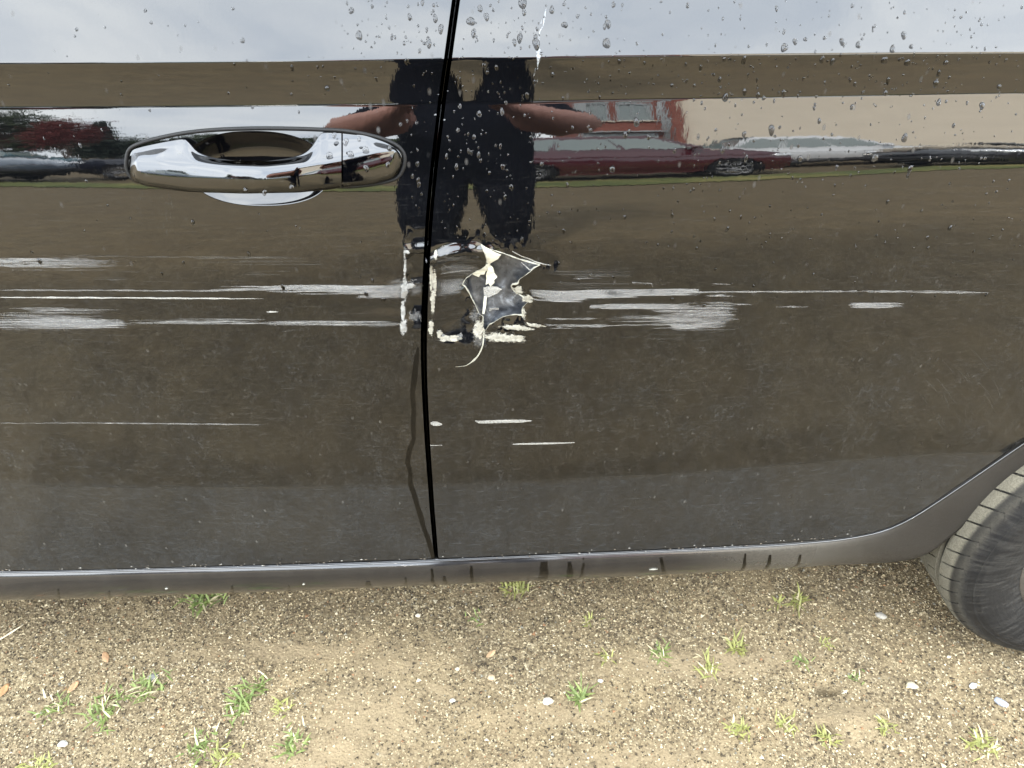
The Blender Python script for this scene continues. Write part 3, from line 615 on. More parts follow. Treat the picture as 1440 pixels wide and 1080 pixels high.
# wet trails and dried runs; the water run's highlight is painted as whitish film
streaks('water_trail', [[(588, 489, 3), (585.5, 505, 7), (583, 530, 8), (580, 552, 7), (582, 575, 6.5), (581, 600, 7), (582, 618, 5.5), (576, 632, 7), (573, 650, 6.5), (577, 664, 5.5), (577, 680, 6.5), (583, 697, 7), (587, 712, 6), (592, 727, 7.5), (596, 742, 6), (602, 758, 6.5), (607, 775, 6), (609, 785, 5)]], M['wet'], fd)
streaks('dried_run_and_glint', [[(768, 12, .3), (766, 22, 1.8), (764, 36, .6), (759, 44, 1.2), (757, 62, .4)], [(750, 58, .5), (756, 66, 3.5), (758, 74, 7), (757, 84, 4), (756, 94, .4)]] + smear(757, 52, 3, 22, 6, (.3, .8), 92, 6) + smear(752, 108, 3, 12, 5, (.4, .9), 95, 10), M['run'], rd)
streaks('dried_run_and_glint', smear(235, 300, 9, 28, 30, (.3, .9), 90, 12) + smear(196, 292, 3, 22, 10, (.3, .8), 90, 8) + [[(488, 128, .3), (480, 116, .8), (476, 112, .2)]], M['scratch_faint'], fd)
# ------------------------------------------------------------------ door handle, lofted from six rails
def d3(px, py, d): return hit(px, py, lambda x, z: S(x, z) - d)
def handle_part(x0, x1, n, name, ends):
    u = (1 - np.cos(np.linspace(0, math.pi, n))) / 2; px = x0 + (x1 - x0) * u
    I = lambda xs, ys: np.interp(px, xs, ys)
    dF = I([180.5, 184, 192, 230, 264, 320, 370, 420, 452, 480, 530, 555, 566], [.001, .006, .011, .017, .021, .030, .033, .0295, .022, .018, .012, .008, .001])
    dB = I([180.5, 255, 266, 290, 320, 370, 410, 435, 449, 458, 566], [0, 0, .004, .011, .0145, .016, .0145, .010, .004, 0, 0])
    top = ([180.5, 181.5, 184, 188, 200, 230, 258, 264, 266, 270, 276, 298, 331, 368, 405, 429, 438, 444, 448, 451, 456, 478, 512, 540, 551, 560, 564.5, 566], [237, 222, 214, 210.5, 207, 200.5, 195.5, 197, 202, 208, 215, 223, 227, 228, 224, 217, 209, 200, 192, 188, 187, 188, 192, 201, 206, 212, 218, 224])
    ridge = ([180.5, 184, 190, 221, 267, 313, 374, 435, 480, 530, 556, 566], [238, 229, 226.5, 225.5, 229.5, 233.5, 235.5, 230, 223.5, 213, 210.5, 225])
    mid = ([180.5, 184, 190, 221, 267, 374, 480, 540, 560, 566], [238.5, 240, 241, 245, 249, 253, 244, 229, 223, 226])
    low = ([180.5, 184, 190, 206, 261, 343, 420, 480, 527, 554, 562, 566], [239, 246, 250, 256.5, 265, 268.5, 267, 259.5, 254, 243, 236, 227])
    bot = ([180.5, 182, 184, 190, 206, 261, 343, 420, 466, 480, 527, 554, 562, 564.5, 566], [240, 247, 251, 256, 262, 270, 272.5, 271, 266.5, 264, 259, 250, 241, 235, 228])
    A = d3(px, I(*top), dB + .0015 + .10 * dF * 0); B = d3(px, I(*ridge), dF * .93); Cc = d3(px, I(*mid), dF); D = d3(px, I(*low), dF * .92); E_ = d3(px, I(*bot), dB + (dF - dB) * .55)
    Fb = E_.copy(); Fb[:, 1] = S(E_[:, 0], E_[:, 2]) - dB; Fb[:, 2] += .002
    A2 = A * .72 + B * .28; A2[:, 2] += .0010 * np.sin(math.pi * u)
    loop = np.stack([A, A2, B, Cc, D, E_, Fb], 1)              # n x 7 x 3
    k = loop.shape[1]; res = []
    for i in range(k):
        a, b, c, d = loop[:, (i - 1) % k], loop[:, i], loop[:, (i + 1) % k], loop[:, (i + 2) % k]
        for t in np.linspace(0, 1, 6, endpoint=False):
            sp_ = .5 * (2 * b + (c - a) * t + (2 * a - 5 * b + 4 * c - d) * t * t + (3 * b - a - 3 * c + d) * t ** 3); ln = b + (c - b) * t
            res.append(sp_ * .62 + ln * .38)
    V = np.stack(res, 1)
    for it in range(2): V[1:-1] = V[1:-1] * .5 + (V[:-2] + V[2:]) * .25
    nn_ = V.shape[1]; Fl = quads(n, nn_, wrap_c=True).tolist()
    Fl += [tuple(range(nn_ - 1, -1, -1)), tuple((n - 1) * nn_ + j for j in range(nn_))]
    me = mesh_np(name, V.reshape(-1, 3), Fl, [M['chrome']], True)
    bm = bmesh.new(); bm.from_mesh(me); bmesh.ops.recalc_face_normals(bm, faces=bm.faces); bm.to_mesh(me); bm.free()
    try: me.set_sharp_from_angle(angle=R(50))
    except Exception: pass
    return obj(name, me, front_door)
handle = handle_part(180.5, 480.0, 96, 'handle_grip', None)
cap = handle_part(482.2, 566, 40, 'handle_cap', None)
gk = xz([(232, 262), (204, 258), (186, 250), (178.5, 238), (178.5, 222), (183, 209), (200, 200.5), (230, 192.5), (262, 186.5), (300, 182.5), (350, 180.5), (400, 180.5), (450, 182), (490, 184.5), (530, 192.5), (556, 203), (567, 214), (569.5, 226), (566, 240), (556, 251), (530, 258), (495, 262), (470, 262)])
gk = spline(gk, .003); MB().tube([(x, float(S(x, z)) - .0004, z) for x, z in gk], .0017, 8).build('handle_gasket', M['rubber'], front_door, True)

# ------------------------------------------------------------------ sill and lower quarter: a strip from the door edge to the lower edge / arch lip
AX = [(-1.0, 0), ]
WC = (1.012, .324); WR = .3355; LIP = .357
pairsA = np.array([(0, 806), (150, 803), (300, 799), (450, 795), (613.5, 789), (800, 781), (1000, 772), (1100, 766.5), (1180, 759.5), (1230, 751), (1262, 740), (1290, 725), (1325, 702), (1355, 682), (1400, 651), (1440, 624), (1480, 597), (1530, 563)], float)
pairsB = np.array([(0, 840), (150, 836), (300, 831), (450, 826), (613.5, 819), (800, 811), (1000, 802), (1100, 797.5), (1180, 794), (1240, 792), (1275, 789), (1303, 782), (1335, 757), (1360, 735), (1400, 699), (1440, 665), (1480, 633), (1530, 597)], float)
offB = np.array([.040, .040, .040, .040, .040, .040, .038, .034, .026, .017, .010, .003, -.002, -.005, -.007, -.008, -.008, -.008])
A3 = hit(pairsA[:, 0], pairsA[:, 1]); A3[:, 1] += .0045
B3 = np.stack([hit(np.array([b[0]]), np.array([b[1]]), lambda x, z, o=o: S(x, z) + o)[0] for b, o in zip(pairsB, offB)])
bul = np.array([.024, .024, .024, .024, .024, .024, .022, .019, .014, .009, .006, .0045, .004, .004, .004, .004, .004, .004])
lA = A3[0].copy(); lA[0] = -1.16; lB = B3[0].copy(); lB[0] = -1.16; lA[1] += .03; lB[1] += .03
A3 = np.vstack([lA, A3]); B3 = np.vstack([lB, B3]); bul = np.r_[.024, bul]
# follow the arch on, out of the picture
a_end = math.atan2(B3[-1, 2] - WC[1], B3[-1, 0] - WC[0])
tS = np.r_[0, np.cumsum(np.linalg.norm(np.diff(B3, axis=0), axis=1))]; T_ = np.linspace(0, tS[-1], 260)
def sm(Q): return np.stack([np.interp(T_, tS, Q[:, i]) for i in range(Q.shape[1])], 1)
A_, B_ = sm(A3), sm(B3); bl = np.interp(T_, tS, bul)
for it in range(6):
    for Q in (A_, B_): Q[1:-1] = Q[1:-1] * .5 + (Q[:-2] + Q[2:]) * .25
W = np.r_[0, .012, .025, .04, .06, .085, .11, .15, .2, .28, .36, .45, .55, .65, .75, .85, .93, 1.0]
rows = []
for w in W:
    P = A_ + (B_ - A_) * w; g_ = w ** 2.6; P[:, 1] = A_[:, 1] + (B_[:, 1] - A_[:, 1]) * np.where(bl > .012, g_, w * .4 + g_ * .6) - np.clip(bl, .0055, .0078) * (1 - math.exp(-w / .04)) * (1 - w ** 3) - np.clip(bl * .16, .0006, .0030) * math.sin(math.pi * min(1, w / .85))
    rows.append(P)
lip_in = B_.copy(); lip_in[:, 1] += .012; lip_in[:, 2] -= .003; rows.append(lip_in); back = B_.copy(); back[:, 1] += .09; back[:, 2] = np.maximum(back[:, 2] - .004, .18); rows.append(back)
top_in = A_.copy(); top_in[:, 1] += .012; rows.insert(0, top_in)
V = np.vstack(rows); Fq = quads(len(rows), len(T_))
sill = obj('sill', mesh_np('sill', V, Fq, [M['sill']], True), CAR)
tag(sill, 'dusty black sill strip running into the wheel arch')
eb = MB(); eb.tube([(p[0], p[1] - .0042, p[2] - .0010) for p in A_[::2]], .0013, 8); eb.build('sill_edge', plain('sill_edge_paint', (.004, .004, .0045), .12, 0, 1.75), sill, True)
def sill_pt(px, py): return hit(np.array([float(px)]), np.array([float(py)]), lambda x, z: S(x, z) + .006)[0]
# water streaks on the sill, laid on the strip itself
def sill_at(s, w):
    i = np.clip(s * (len(T_) - 1), 0, len(T_) - 1.001); i0 = int(i); f = i - i0; j = np.interp(w, W, np.arange(len(W))) + 1; j0 = int(min(j, len(W) - .001)); g = j - j0
    a = rows[j0][i0] * (1 - f) + rows[j0][i0 + 1] * f; b = rows[j0 + 1][i0] * (1 - f) + rows[j0 + 1][i0 + 1] * f
    return a * (1 - g) + b * g
def s_of_x(px):
    t = np.interp(px, pairsA[:, 0], np.arange(1, len(pairsA) + 1)); return np.interp(t, np.arange(len(tS)), tS) / tS[-1]
m = MB()
for px, w0, w1, wd, sh in [(572, .3, .95, 4, 0), (607, .12, .95, 5, 6), (625, .3, .9, 6, 3), (663, .1, .92, 5, 1), (765, .08, .75, 15, -5), (800, .1, .8, 9, -2), (820, .05, .8, 3, -9), (928, .1, .7, 6, 2), (1045, .1, .85, 4, -10), (1080, .15, .8, 5, -12), (1122, .2, .85, 4, -14), (90, .3, .9, 3, 2), (160, .4, .95, 4, 1), (330, .35, .9, 5, 2), (410, .4, .9, 3, 0), (520, .35, .9, 9, 2)]:
    V = []; nseg = 7
    for i in range(nseg):
        t = i / (nseg - 1); w = w0 + (w1 - w0) * t; q = px + sh * t + random.uniform(-1, 1); h = wd * (.35 + .65 * math.sin(math.pi * (.15 + .7 * t))) * random.uniform(.8, 1.2) / 2
        for sgn in (-1, 1):
            p = sill_at(s_of_x(q + sgn * h), w).copy(); p[1] -= .0006; p[2] += .0004; V.append(p)
    m.add(V, [(2 * i, 2 * i + 1, 2 * i + 3, 2 * i + 2) for i in range(nseg - 1)])
tag(m.build('wet_streaks', M['wet'], sill, True), kind='stuff')
m = MB()
for (px, py, L) in [(915, 792, 12), (240, 812, 4), (430, 800, 3)]:
    p = sill_at(s_of_x(px), .35); m.tube([(p[0] - L * .0005, p[1] - .0008, p[2]), (p[0], p[1] - .001, p[2] + .001), (p[0] + L * .0005, p[1] - .0008, p[2] + .0005)], [.0007, .0014, .0006], 6)
tag(m.build('paint_chips', M['cream'], sill, True), kind='stuff')
# crumbs of mud along the lower door edges
m = MB(); m2 = MB()
for i in range(120):
    px = random.uniform(0, 1230); h = P2(px, float(np.interp(px, pairsA[:, 0], pairsA[:, 1])) - random.uniform(1.5, 7)); y = float(S(h[0], h[1])); s_ = random.uniform(.0005, .0014)
    t_ = m if random.random() < .55 else m2
    V = [(h[0] + s_ * a * random.uniform(.6, 2.0), y - .0006 + s_ * b * .6, h[1] + s_ * c * random.uniform(.5, 1)) for a, b, c in ((1, 0, 0), (-1, 0, 0), (0, 1, 0), (0, -1, 0), (0, 0, 1), (0, 0, -1))]
    t_.add(V, [(0, 2, 4), (2, 1, 4), (1, 3, 4), (3, 0, 4), (2, 0, 5), (1, 2, 5), (3, 1, 5), (0, 3, 5)])
M['mud'] = plain('dried_mud', (.075, .06, .042), .9); M['mud_pale'] = plain('pale_grit', (.16, .15, .13), .9)
tag(m.build('mud_crumbs', M['mud'], front_door), kind='stuff'); tag(m2.build('pale_crumbs', M['mud_pale'], front_door), kind='stuff')

# dark body behind the gaps, underbody, wheel well
m = MB()
for z0, z1, dy in ((.30, 1.07, .032),):
    xs_ = np.linspace(-1.16, .62, 60); zs_ = np.linspace(z0, z1, 40); X, Z = np.meshgrid(xs_, zs_)
    m.add(np.stack([X, S(X, Z) + dy, Z], -1).reshape(-1, 3), quads(40, 60)[:, ::-1].tolist())
m.build('door_frame', M['void'], CAR)
m = MB(); m.box((-.35, .95, .245), (2.0, 1.72, .11)); m.box((-.4, .91, .24), (4.0, 1.24, .10)); m.build('underbody', M['void'], CAR)
for wx in (WC[0], WC[0] - 2.79):
    aa = np.linspace(R(-4), R(184), 40); V = []
    for r, h in ((.362, .07), (.366, .12), (.368, .30), (.12, .30)):
        V.append(np.stack([wx + r * np.cos(aa), np.full(40, h + .02), WC[1] + r * np.sin(aa)], 1))
    obj('wheel_liner', mesh_np('wheel_liner', np.vstack(V), quads(4, 40), [M['void']], True), CAR)

# ------------------------------------------------------------------ wheels
def tyre_mat():
    t = NT('dusty_tyre_rubber'); v = t.obj()
    sx = t.n('ShaderNodeSeparateXYZ'); t.put(sx.inputs[0], v); x, y, z = sx.outputs
    r = t.math('SQRT', t.math('ADD', t.math('MULTIPLY', x, x), t.math('MULTIPLY', z, z)))
    n1 = t.noise(v, 22, 7, .65); n2 = t.noise(v, 380, 4, .7); gr = t.noise(v, 900, 2, .8)
    at = t.math('ARCTAN2', z, x); cv = t.n('ShaderNodeCombineXYZ'); t.put(cv.inputs[0], t.math('MULTIPLY', at, 40)); t.put(cv.inputs[1], t.math('MULTIPLY', r, 16)); rad = t.noise(cv.outputs[0], 1, 6, .7)
    tread = t.rng(r, .312, .328, 0, 1, True)
    wall = t.math('MULTIPLY', t.rng(rad, .44, .60), t.rng(n1, .35, .65, .05, 1.0))
    d = t.mixc(tread, t.math('MULTIPLY', wall, .75), t.rng(n1, .25, .75, .55, 1.0))
    d = t.math('MULTIPLY', d, t.rng(n2, .25, .7, .45, 1.15), clamp=True)
    groove = t.rng(r, .3285, .3315, .12, 1, True); d = t.math('MULTIPLY', d, t.mixc(tread, t.math('ADD', 1.0, 0.0), groove), clamp=True)
    c = t.mixc(t.math('MULTIPLY', d, .85), (.008, .008, .0083), t.mixc(tread, t.mixc(gr, (.030, .028, .024), (.068, .064, .055)), t.mixc(gr, (.09, .08, .058), (.24, .22, .165))))
    ring = t.math('SINE', t.math('MULTIPLY', r, 900))
    b = t.bsdf(c, t.rng(d, 0, .6, .55, .9), 0, 1.22); t.put(b.inputs['Normal'], t.bump(t.math('ADD', t.math('MULTIPLY', n2, 1.0), t.math('MULTIPLY', ring, .10)), .35, .0015))
    return t.end(b)
M['tyre'] = tyre_mat()
M['rim'] = plain('dusty_alloy', (.075, .066, .056), .6, .3, var=.25, scale=30)
def tyre_mesh():
    prof = [(.222, .030), (.228, .016), (.236, .010), (.245, .0065), (.262, .002), (.280, .0), (.292, .0012), (.299, .0024), (.300, .0036), (.304, .0038), (.305, .0052), (.314, .0088), (.322, .0135), (.3285, .0200), (.3325, .0280), (.3348, .0370),
            (.3352, .0445), (.3352, .0450), (.3285, .0462), (.3280, .0500), (.3285, .0538), (.3355, .0550), (.3358, .0800), (.3358, .0850), (.3285, .0862), (.3285, .0938), (.3358, .0950), (.3358, .1250), (.3285, .1262), (.3285, .1338), (.3358, .1350), (.3355, .1650), (.3285, .1662), (.3285, .1738), (.3352, .1750), (.3345, .1850), (.330, .1960), (.320, .2060), (.30, .2150), (.27, .2180), (.24, .2100), (.222, .190)]
    np_ = 62; sub = [0.0, .012, .095, .107, .40, .70]; ang = np.array([(k + s_) / np_ * 2 * math.pi for k in range(np_) for s_ in sub]); na = len(ang); V = []
    for r, h in prof:
        cut = np.zeros(na); sk = 0
        if .0135 <= h <= .0445: cut[1::6] = cut[2::6] = .0052; sk = -(.0445 - h) * 2.2
        if .0550 <= h <= .0850: cut[1::6] = cut[2::6] = .0035 if h > .06 else .0; sk = -(.085 - h) * 3
        if .0135 <= h <= .020: cut *= .45
        w = ang + sk * .9; rr = r - cut
        V.append(np.stack([rr * np.cos(w), np.full(na, h), rr * np.sin(w)], 1))
    return mesh_np('tyre', np.vstack(V), quads(len(prof), na, wrap_c=True)[:, ::-1], [M['tyre']], True)
TY = tyre_mesh(); TY.set_sharp_from_angle(angle=R(48))
def rim_mb():
    m = MB(); m.lathe([(.232, .028), (.2335, .012), (.229, .008), (.222, .012), (.219, .026), (.212, .040), (.205, .085), (.20, .16), (.225, .19)], n=72)
    m.lathe([(.0, .022), (.028, .024), (.034, .030), (.060, .034), (.064, .055)], n=32)
    for k in range(5):
        for dlt in (-.13, .13):
            a = k * 2 * math.pi / 5 + .35; p0 = (.05 * math.cos(a + dlt * .8), .034, .05 * math.sin(a + dlt * .8)); p1 = (.212 * math.cos(a + dlt * 1.4), .018, .212 * math.sin(a + dlt * 1.4)); pm = tuple((q + w) / 2 - (.006 if i == 1 else 0) for i, (q, w) in enumerate(zip(p0, p1)))
            m.tube([p0, pm, p1], [.017, .013, .016], 8)
    m.lathe([(.13, .075), (.13, .085), (.02, .085)], n=40)
    return m
RIM = rim_mb().build('rim', M['rim'], None, True); RIM.data.set_sharp_from_angle(angle=R(40))
def add_wheel(c, root, flip=False, first=True):
    wheel = empty('wheel', c); wheel.parent = root; wheel.location = Vector(c) - world_loc(root)
    ty = obj('tyre', TY, wheel, False); ty.rotation_euler = (0, R(11), R(180) if flip else 0)
    rm = RIM if first else RIM.copy()
    if not first: col.objects.link(rm)
    rm.parent = wheel; rm.rotation_euler = (0, 0, R(180) if flip else 0)
    return wheel
w_rear = add_wheel((WC[0], -.004, WC[1]), CAR); tag(w_rear, 'rear wheel with a dusty grooved tyre')
add_wheel((WC[0] - 2.79, .03, WC[1]), CAR, first=False)
add_wheel((WC[0], 1.80, WC[1]), CAR, True, False); add_wheel((WC[0] - 2.79, 1.80, WC[1]), CAR, True, False)

# ------------------------------------------------------------------ the rest of the car, outside the frame
def circ(c, r, a0, a1, n): a = np.linspace(a0, a1, n); return np.stack([c[0] + r * np.cos(a), c[1] + r * np.sin(a)], 1)
M['paint_plain'] = plain('plain_black_paint', (.0045, .0048, .006), .03, 0, 2.2)
M['glass'] = plain('dark_car_glass', (.012, .016, .016), .02, 0, 2.0)
ra0 = math.atan2(B3[-1, 2] - WC[1], B3[-1, 0] - WC[0])
QP = np.vstack([rear_end + np.array([.006, 0]), [[2.02, ZT], [2.06, .80], [2.04, .34], [1.40, .32]], circ(WC, LIP, 0.02, ra0, 40), [A3[-1, [0, 2]] + np.array([.012, .004])]])
V, Fq, N = panel(np.arange(.6, 2.08, .012), np.arange(.28, ZT + .02, .012), QP, [], S)
obj('rear_quarter_panel', mesh_np('rear_quarter_panel', V, Fq, [M['paint_plain']], True, N), CAR)
FC = (WC[0] - 2.79, WC[1])
FP = np.vstack([[[XF - .006, ZT - .02], [-1.60, 1.02], [-2.1, .93], [-2.45, .84], [-2.6, .66], [-2.6, .34], [FC[0] - .37, .30]], circ(FC, LIP, math.pi, 0, 40), [[FC[0] + .37, .30], [XF - .006, .31]]])
V, Fq, N = panel(np.arange(-2.62, XF, .014), np.arange(.26, ZT, .014), FP, [], S)
obj('front_fender', mesh_np('front_fender', V, Fq, [M['paint_plain']], True, N), CAR)
ym = lambda y: 1.82 - y
zr = [ZT - .002, 1.12, 1.20, 1.29, 1.37, 1.42, 1.445, 1.46]
yin = [0, None, None, None, .045, .10, .20, .45]
fx = np.interp(zr, [1.07, 1.44], [-1.36, -.62]); rx = np.interp(zr, [1.07, 1.44], [1.98, 1.62]); fx[-1] -= .0; rows_l = []
for i, z in enumerate(zr):
    xs_ = np.linspace(fx[i], rx[i], 30)
    y = S(xs_, min(z, 1.29)) + {4: .05, 5: .095, 6: .20, 7: .50}.get(i, 0.003)
    rows_l.append(np.stack([xs_, y, np.full(30, z)], 1))
rows_r = [np.stack([q[:, 0], ym(q[:, 1]), q[:, 2]], 1) for q in rows_l[::-1]]
obj('roof', mesh_np('roof', np.vstack(rows_l + rows_r), quads(16, 30), [M['paint_plain']], True), CAR)
for x0, x1, sl_ in ((-1.15, -.075, .75), (-.035, .92, 0), (.97, 1.6, -.5)):
    poly = np.array([[x0, 1.092], [x1, 1.092], [x1 + min(sl_, 0) * .18, 1.285], [x0 + max(sl_, 0) * .30, 1.285]])
    V, Fq, N = panel(np.arange(x0 - .02, x1 + .02, .02), np.arange(1.08, 1.3, .01), poly, [], lambda x, z: S(x, z) - .002, hems=True)
    obj('window_glass', mesh_np('window_glass', V, Fq, [M['glass']], True, N), CAR)
def span(name, pl, pr, mat, n=14, crown=.04):
    pl, pr = np.asarray(pl, float), np.asarray(pr, float); V = []
    for t in np.linspace(0, 1, n):
        q = pl + (pr - pl) * t; q[:, 2] += crown * math.sin(math.pi * t); V.append(q)
    return obj(name, mesh_np(name, np.vstack(V), quads(n, len(pl)), [mat], True), CAR)
ws = np.array([rows_l[i][0] for i in range(8)]) + np.array([-.004, .002, .002]); wr = ws.copy(); wr[:, 1] = ym(wr[:, 1]); span('windscreen', ws, wr, M['glass'], crown=0)
ws = np.array([rows_l[i][-1] for i in range(8)]) + np.array([.004, .002, .002]); wr = ws.copy(); wr[:, 1] = ym(wr[:, 1]); span('rear_window', ws, wr, M['glass'], crown=0)
ed = np.array([[-1.30, 1.06], [-1.60, 1.02], [-2.1, .93], [-2.45, .84], [-2.6, .66], [-2.6, .34]]); e3 = np.stack([ed[:, 0], S(ed[:, 0], ed[:, 1]), ed[:, 1]], 1); er = e3.copy(); er[:, 1] = ym(er[:, 1]); span('bonnet', e3, er, M['paint_plain'], crown=.05)
ed = np.array([[1.97, ZT], [2.02, ZT - .01], [2.06, .80], [2.04, .34]]); e3 = np.stack([ed[:, 0], S(ed[:, 0], ed[:, 1]), ed[:, 1]], 1); er = e3.copy(); er[:, 1] = ym(er[:, 1]); span('tailgate', e3, er, M['paint_plain'], crown=0)
xs_ = np.linspace(-2.6, 2.04, 40); zs_ = np.linspace(.30, ZT, 10); X, Z = np.meshgrid(xs_, zs_); Z = np.minimum(Z, np.interp(X, [-2.6, -2.1, -1.3, 2.1], [.66, .93, 1.06, ZT]))
obj('far_side', mesh_np('far_side', np.stack([X, ym(S(X, Z)), Z], -1).reshape(-1, 3), quads(10, 40), [M['paint_plain']], True), CAR)

# ------------------------------------------------------------------ rain drops
def drop_mesh(k):
    rr = np.random.default_rng(k); n, m_ = 14, 6; V = []
    for i in range(m_):
        t = i / (m_ - 1); r = math.cos(t * math.pi / 2) ** .8 if i < m_ - 1 else 0.0; h = .8 * math.sin(t * math.pi / 2) ** .9
        for j in range(n):
            w = 2 * math.pi * j / n; lob = 1 + .12 * math.sin(2 * w + k) + .08 * math.sin(3 * w + 2 * k)
            x = r * lob * math.cos(w); z = r * lob * math.sin(w) * (1.25 + .35 * (math.sin(w) < 0) * (k % 3 == 0)); z -= .12 * t
            V.append((x, -h, z))
    return mesh_np('water_drop', V, quads(m_, n, wrap_c=True).tolist(), [M['water']], True)
DM = [drop_mesh(k) for k in range(6)]
def place_drop(px, py, s, parent):
    h = P2(px, py); x, z = h; n = nrm(SD, np.array([x]), np.array([z]))[0]
    o = bpy.data.objects.new('water_drop', random.choice(DM)); col.objects.link(o); o.parent = parent
    o.location = Vector((x, float(SD(x, z)), z)) - world_loc(parent)
    o.rotation_euler = Vector((0, -1, 0)).rotation_difference(Vector(n)).to_euler()
    o.scale = (s * random.uniform(.8, 1.1), s * random.uniform(.7, 1.0), s * random.uniform(.85, 1.35)); return o
seam_px = lambda y: float(np.interp(y, [0, 75, 130, 180, 230, 280, 325, 370, 420, 480], [641, 631, 623, 617, 611, 606, 602.5, 600, 597.5, 596]))
big = [(735, 2, 8), (754, 61, 6.5), (753, 52, 4), (675, 12, 5), (662, 30, 7), (620, 40, 6), (603, 60, 6), (576, 24, 5), (612, 26, 5), (684, 23, 4.5), (666, 46, 5), (731, 53, 6.5), (737, 17, 5), (776, 14, 5), (794, 35, 5.5), (855, 33, 6.5), (853, 61, 7), (1103, 67, 7), (1118, 58, 4.5), (1184, 58, 5.5), (1207, 63, 5), (1255, 69, 5.5), (1271, 49, 5), (505, 50, 6), (494, 15, 5),
       (572, 86, 4.5), (698, 95, 4.5), (680, 92, 4.5), (777, 105, 4.5), (895, 172, 6.5), (879, 190, 6), (912, 193, 4.5), (861, 238, 6.5), (945, 120, 4), (1046, 85, 5), (1012, 112, 4), (1156, 84, 5), (1170, 86, 4), (1244, 85, 5.5), (1276, 88, 5), (1330, 88, 4), (1320, 103, 4.5), (1316, 117, 5), (1405, 122, 5), (1249, 113, 4.5), (1020, 137, 6), (1047, 129, 4.5), (1066, 134, 4), (1102, 131, 5), (1245, 131, 5), (1085, 182, 7), (1016, 211, 6.5), (1152, 170, 4.5), (1272, 194, 6), (1381, 148, 5), (1320, 144, 4.5), (1230, 222, 6.5), (1125, 223, 5), (1049, 223, 4.5), (1336, 321, 5), (1304, 334, 4.5), (1280, 237, 5), (1277, 247, 4),
       (642, 235, 4.5), (628, 220, 4), (673, 218, 5), (707, 234, 5), (719, 263, 4.5), (674, 160, 4.5), (706, 157, 5), (644, 183, 4), (710, 277, 4), (587, 230, 4.5), (588, 253, 4), (580, 248, 4), (589, 259, 4.5), (514, 218, 3.5), (734, 338, 5), (460, 124, 5), (56, 367, 6), (398, 404, 5), (515, 413, 5), (524, 395, 4), (539, 422, 5), (945, 421, 5), (990, 429, 4)]
ndrop = 0
for px, py, s in big: place_drop(px, py, s * .00042, front_door if px < seam_px(py) else rear_door); ndrop += 1
def dens(px, py):
    sp_ = seam_px(py); d = 0
    if py < 76: d = .9 if 480 < px < 860 else (.45 if px >= 860 else .10)
    elif py < 135: d = 1.0 if px > 640 else (.4 if px > 400 else .08)
    elif py < 260: d = .75 if 560 < px < 760 else (.5 if px > 760 else .06)
    elif py < 350: d = .5 if 560 < px < 760 else (.35 if px > 760 else .05)
    elif py < 420: d = .12 if px > 760 else .03
    if abs(px - sp_) < 14: d = 0
    if 170 < px < 578 and 175 < py < 300: d = 0
    if py > 340 and 560 < px < 780: d = 0
    return d
spots = []
while len(spots) < 1150:
    px, py = random.uniform(2, 1438), random.uniform(1, 420)
    if random.random() < dens(px, py): spots.append((px, py, min(4.2, random.lognormvariate(.42, .45))))
spots.sort(key=lambda s_: -s_[2])
for px, py, s in spots[:300 - ndrop]: place_drop(px, py, s * .00040, front_door if px < seam_px(py) else rear_door)
base = [(np.array([v.co[:] for v in q.vertices]), np.array([p.vertices[:] for p in q.polygons])) for q in DM[:3]]
for door, sgn in ((front_door, -1), (rear_door, 1)):
    V = []; Fc = []; nb = 0; sel = [s_ for s_ in spots[300 - ndrop:] if (s_[0] < seam_px(s_[1])) == (sgn < 0)]
    h = xz([(a, b) for a, b, _ in sel]); n3 = nrm(SD, h[:, 0], h[:, 1])
    for (px, py, s), q, n in zip(sel, h, n3):
        bv, bf = random.choice(base); k = s * .00042; mt = np.array(Vector((0, -1, 0)).rotation_difference(Vector(n)).to_matrix())
        V.append((bv * np.array([k, k * .8, k * random.uniform(.8, 1.3)])) @ mt.T + np.array([q[0], float(SD(q[0], q[1])), q[1]])); Fc.append(bf + nb); nb += len(bv)
    tag(obj('fine_water_drops', mesh_np('fine_water_drops', np.vstack(V), np.vstack(Fc), [M['water']], True), door), kind='stuff')
# drops on the chrome
for px, py, s, d in [(486, 199, 5, .017), (493, 216, 4.5, .017), (514, 210, 5, .014), (548, 208, 4.5, .008), (515, 236, 5, .014), (545, 231, 4, .010), (470, 190, 4, .010), (463, 218, 5, .018), (372, 270, 4, .03), (345, 267, 3.5, .03), (410, 263, 4, .031), (505, 196, 3.5, .012)]:
    p = d3(np.array([float(px)]), np.array([float(py)]), d)[0]; o = bpy.data.objects.new('water_drop', random.choice(DM)); col.objects.link(o); o.parent = front_door
    o.location = Vector(p) - world_loc(front_door) ; o.rotation_euler = (R(-25), 0, 0); o.scale = (s * .0005, s * .0004, s * .00045)
# ------------------------------------------------------------------ ground: sandy gravel
soil_spots = [(530, 1000, .12, .06), (470, 1060, .11, .05), (1200, 1005, .06, .038), (560, 925, .10, .03), (760, 1000, .12, .02), (900, 1060, .15, .02), (600, 965, .05, .03), (1000, 930, .16, .03), (430, 910, .25, .018), (40, 1000, .02, .02)]
soil_c = [(*gnd(a, b)[:2], rx, ry) for a, b, rx, ry in soil_spots]
def soil(x, y):
    s = 0
    for cx, cy_, rx, ry in soil_c: s = np.maximum(s, np.exp(-(((x - cx + .02 * vnoise(x * 18, y * 18)) / rx) ** 2 + ((y - cy_ + .02 * vnoise(x * 20 + 9, y * 20)) / ry) ** 2)))
    return np.clip(s * (1 + .8 * fbm(x * 25, y * 25)), 0, 1)
gm = gnd(1190, 1012); gh = gnd(1163, 966); gh2 = gnd(1160, 1022); gr1 = gnd(420, 1078)
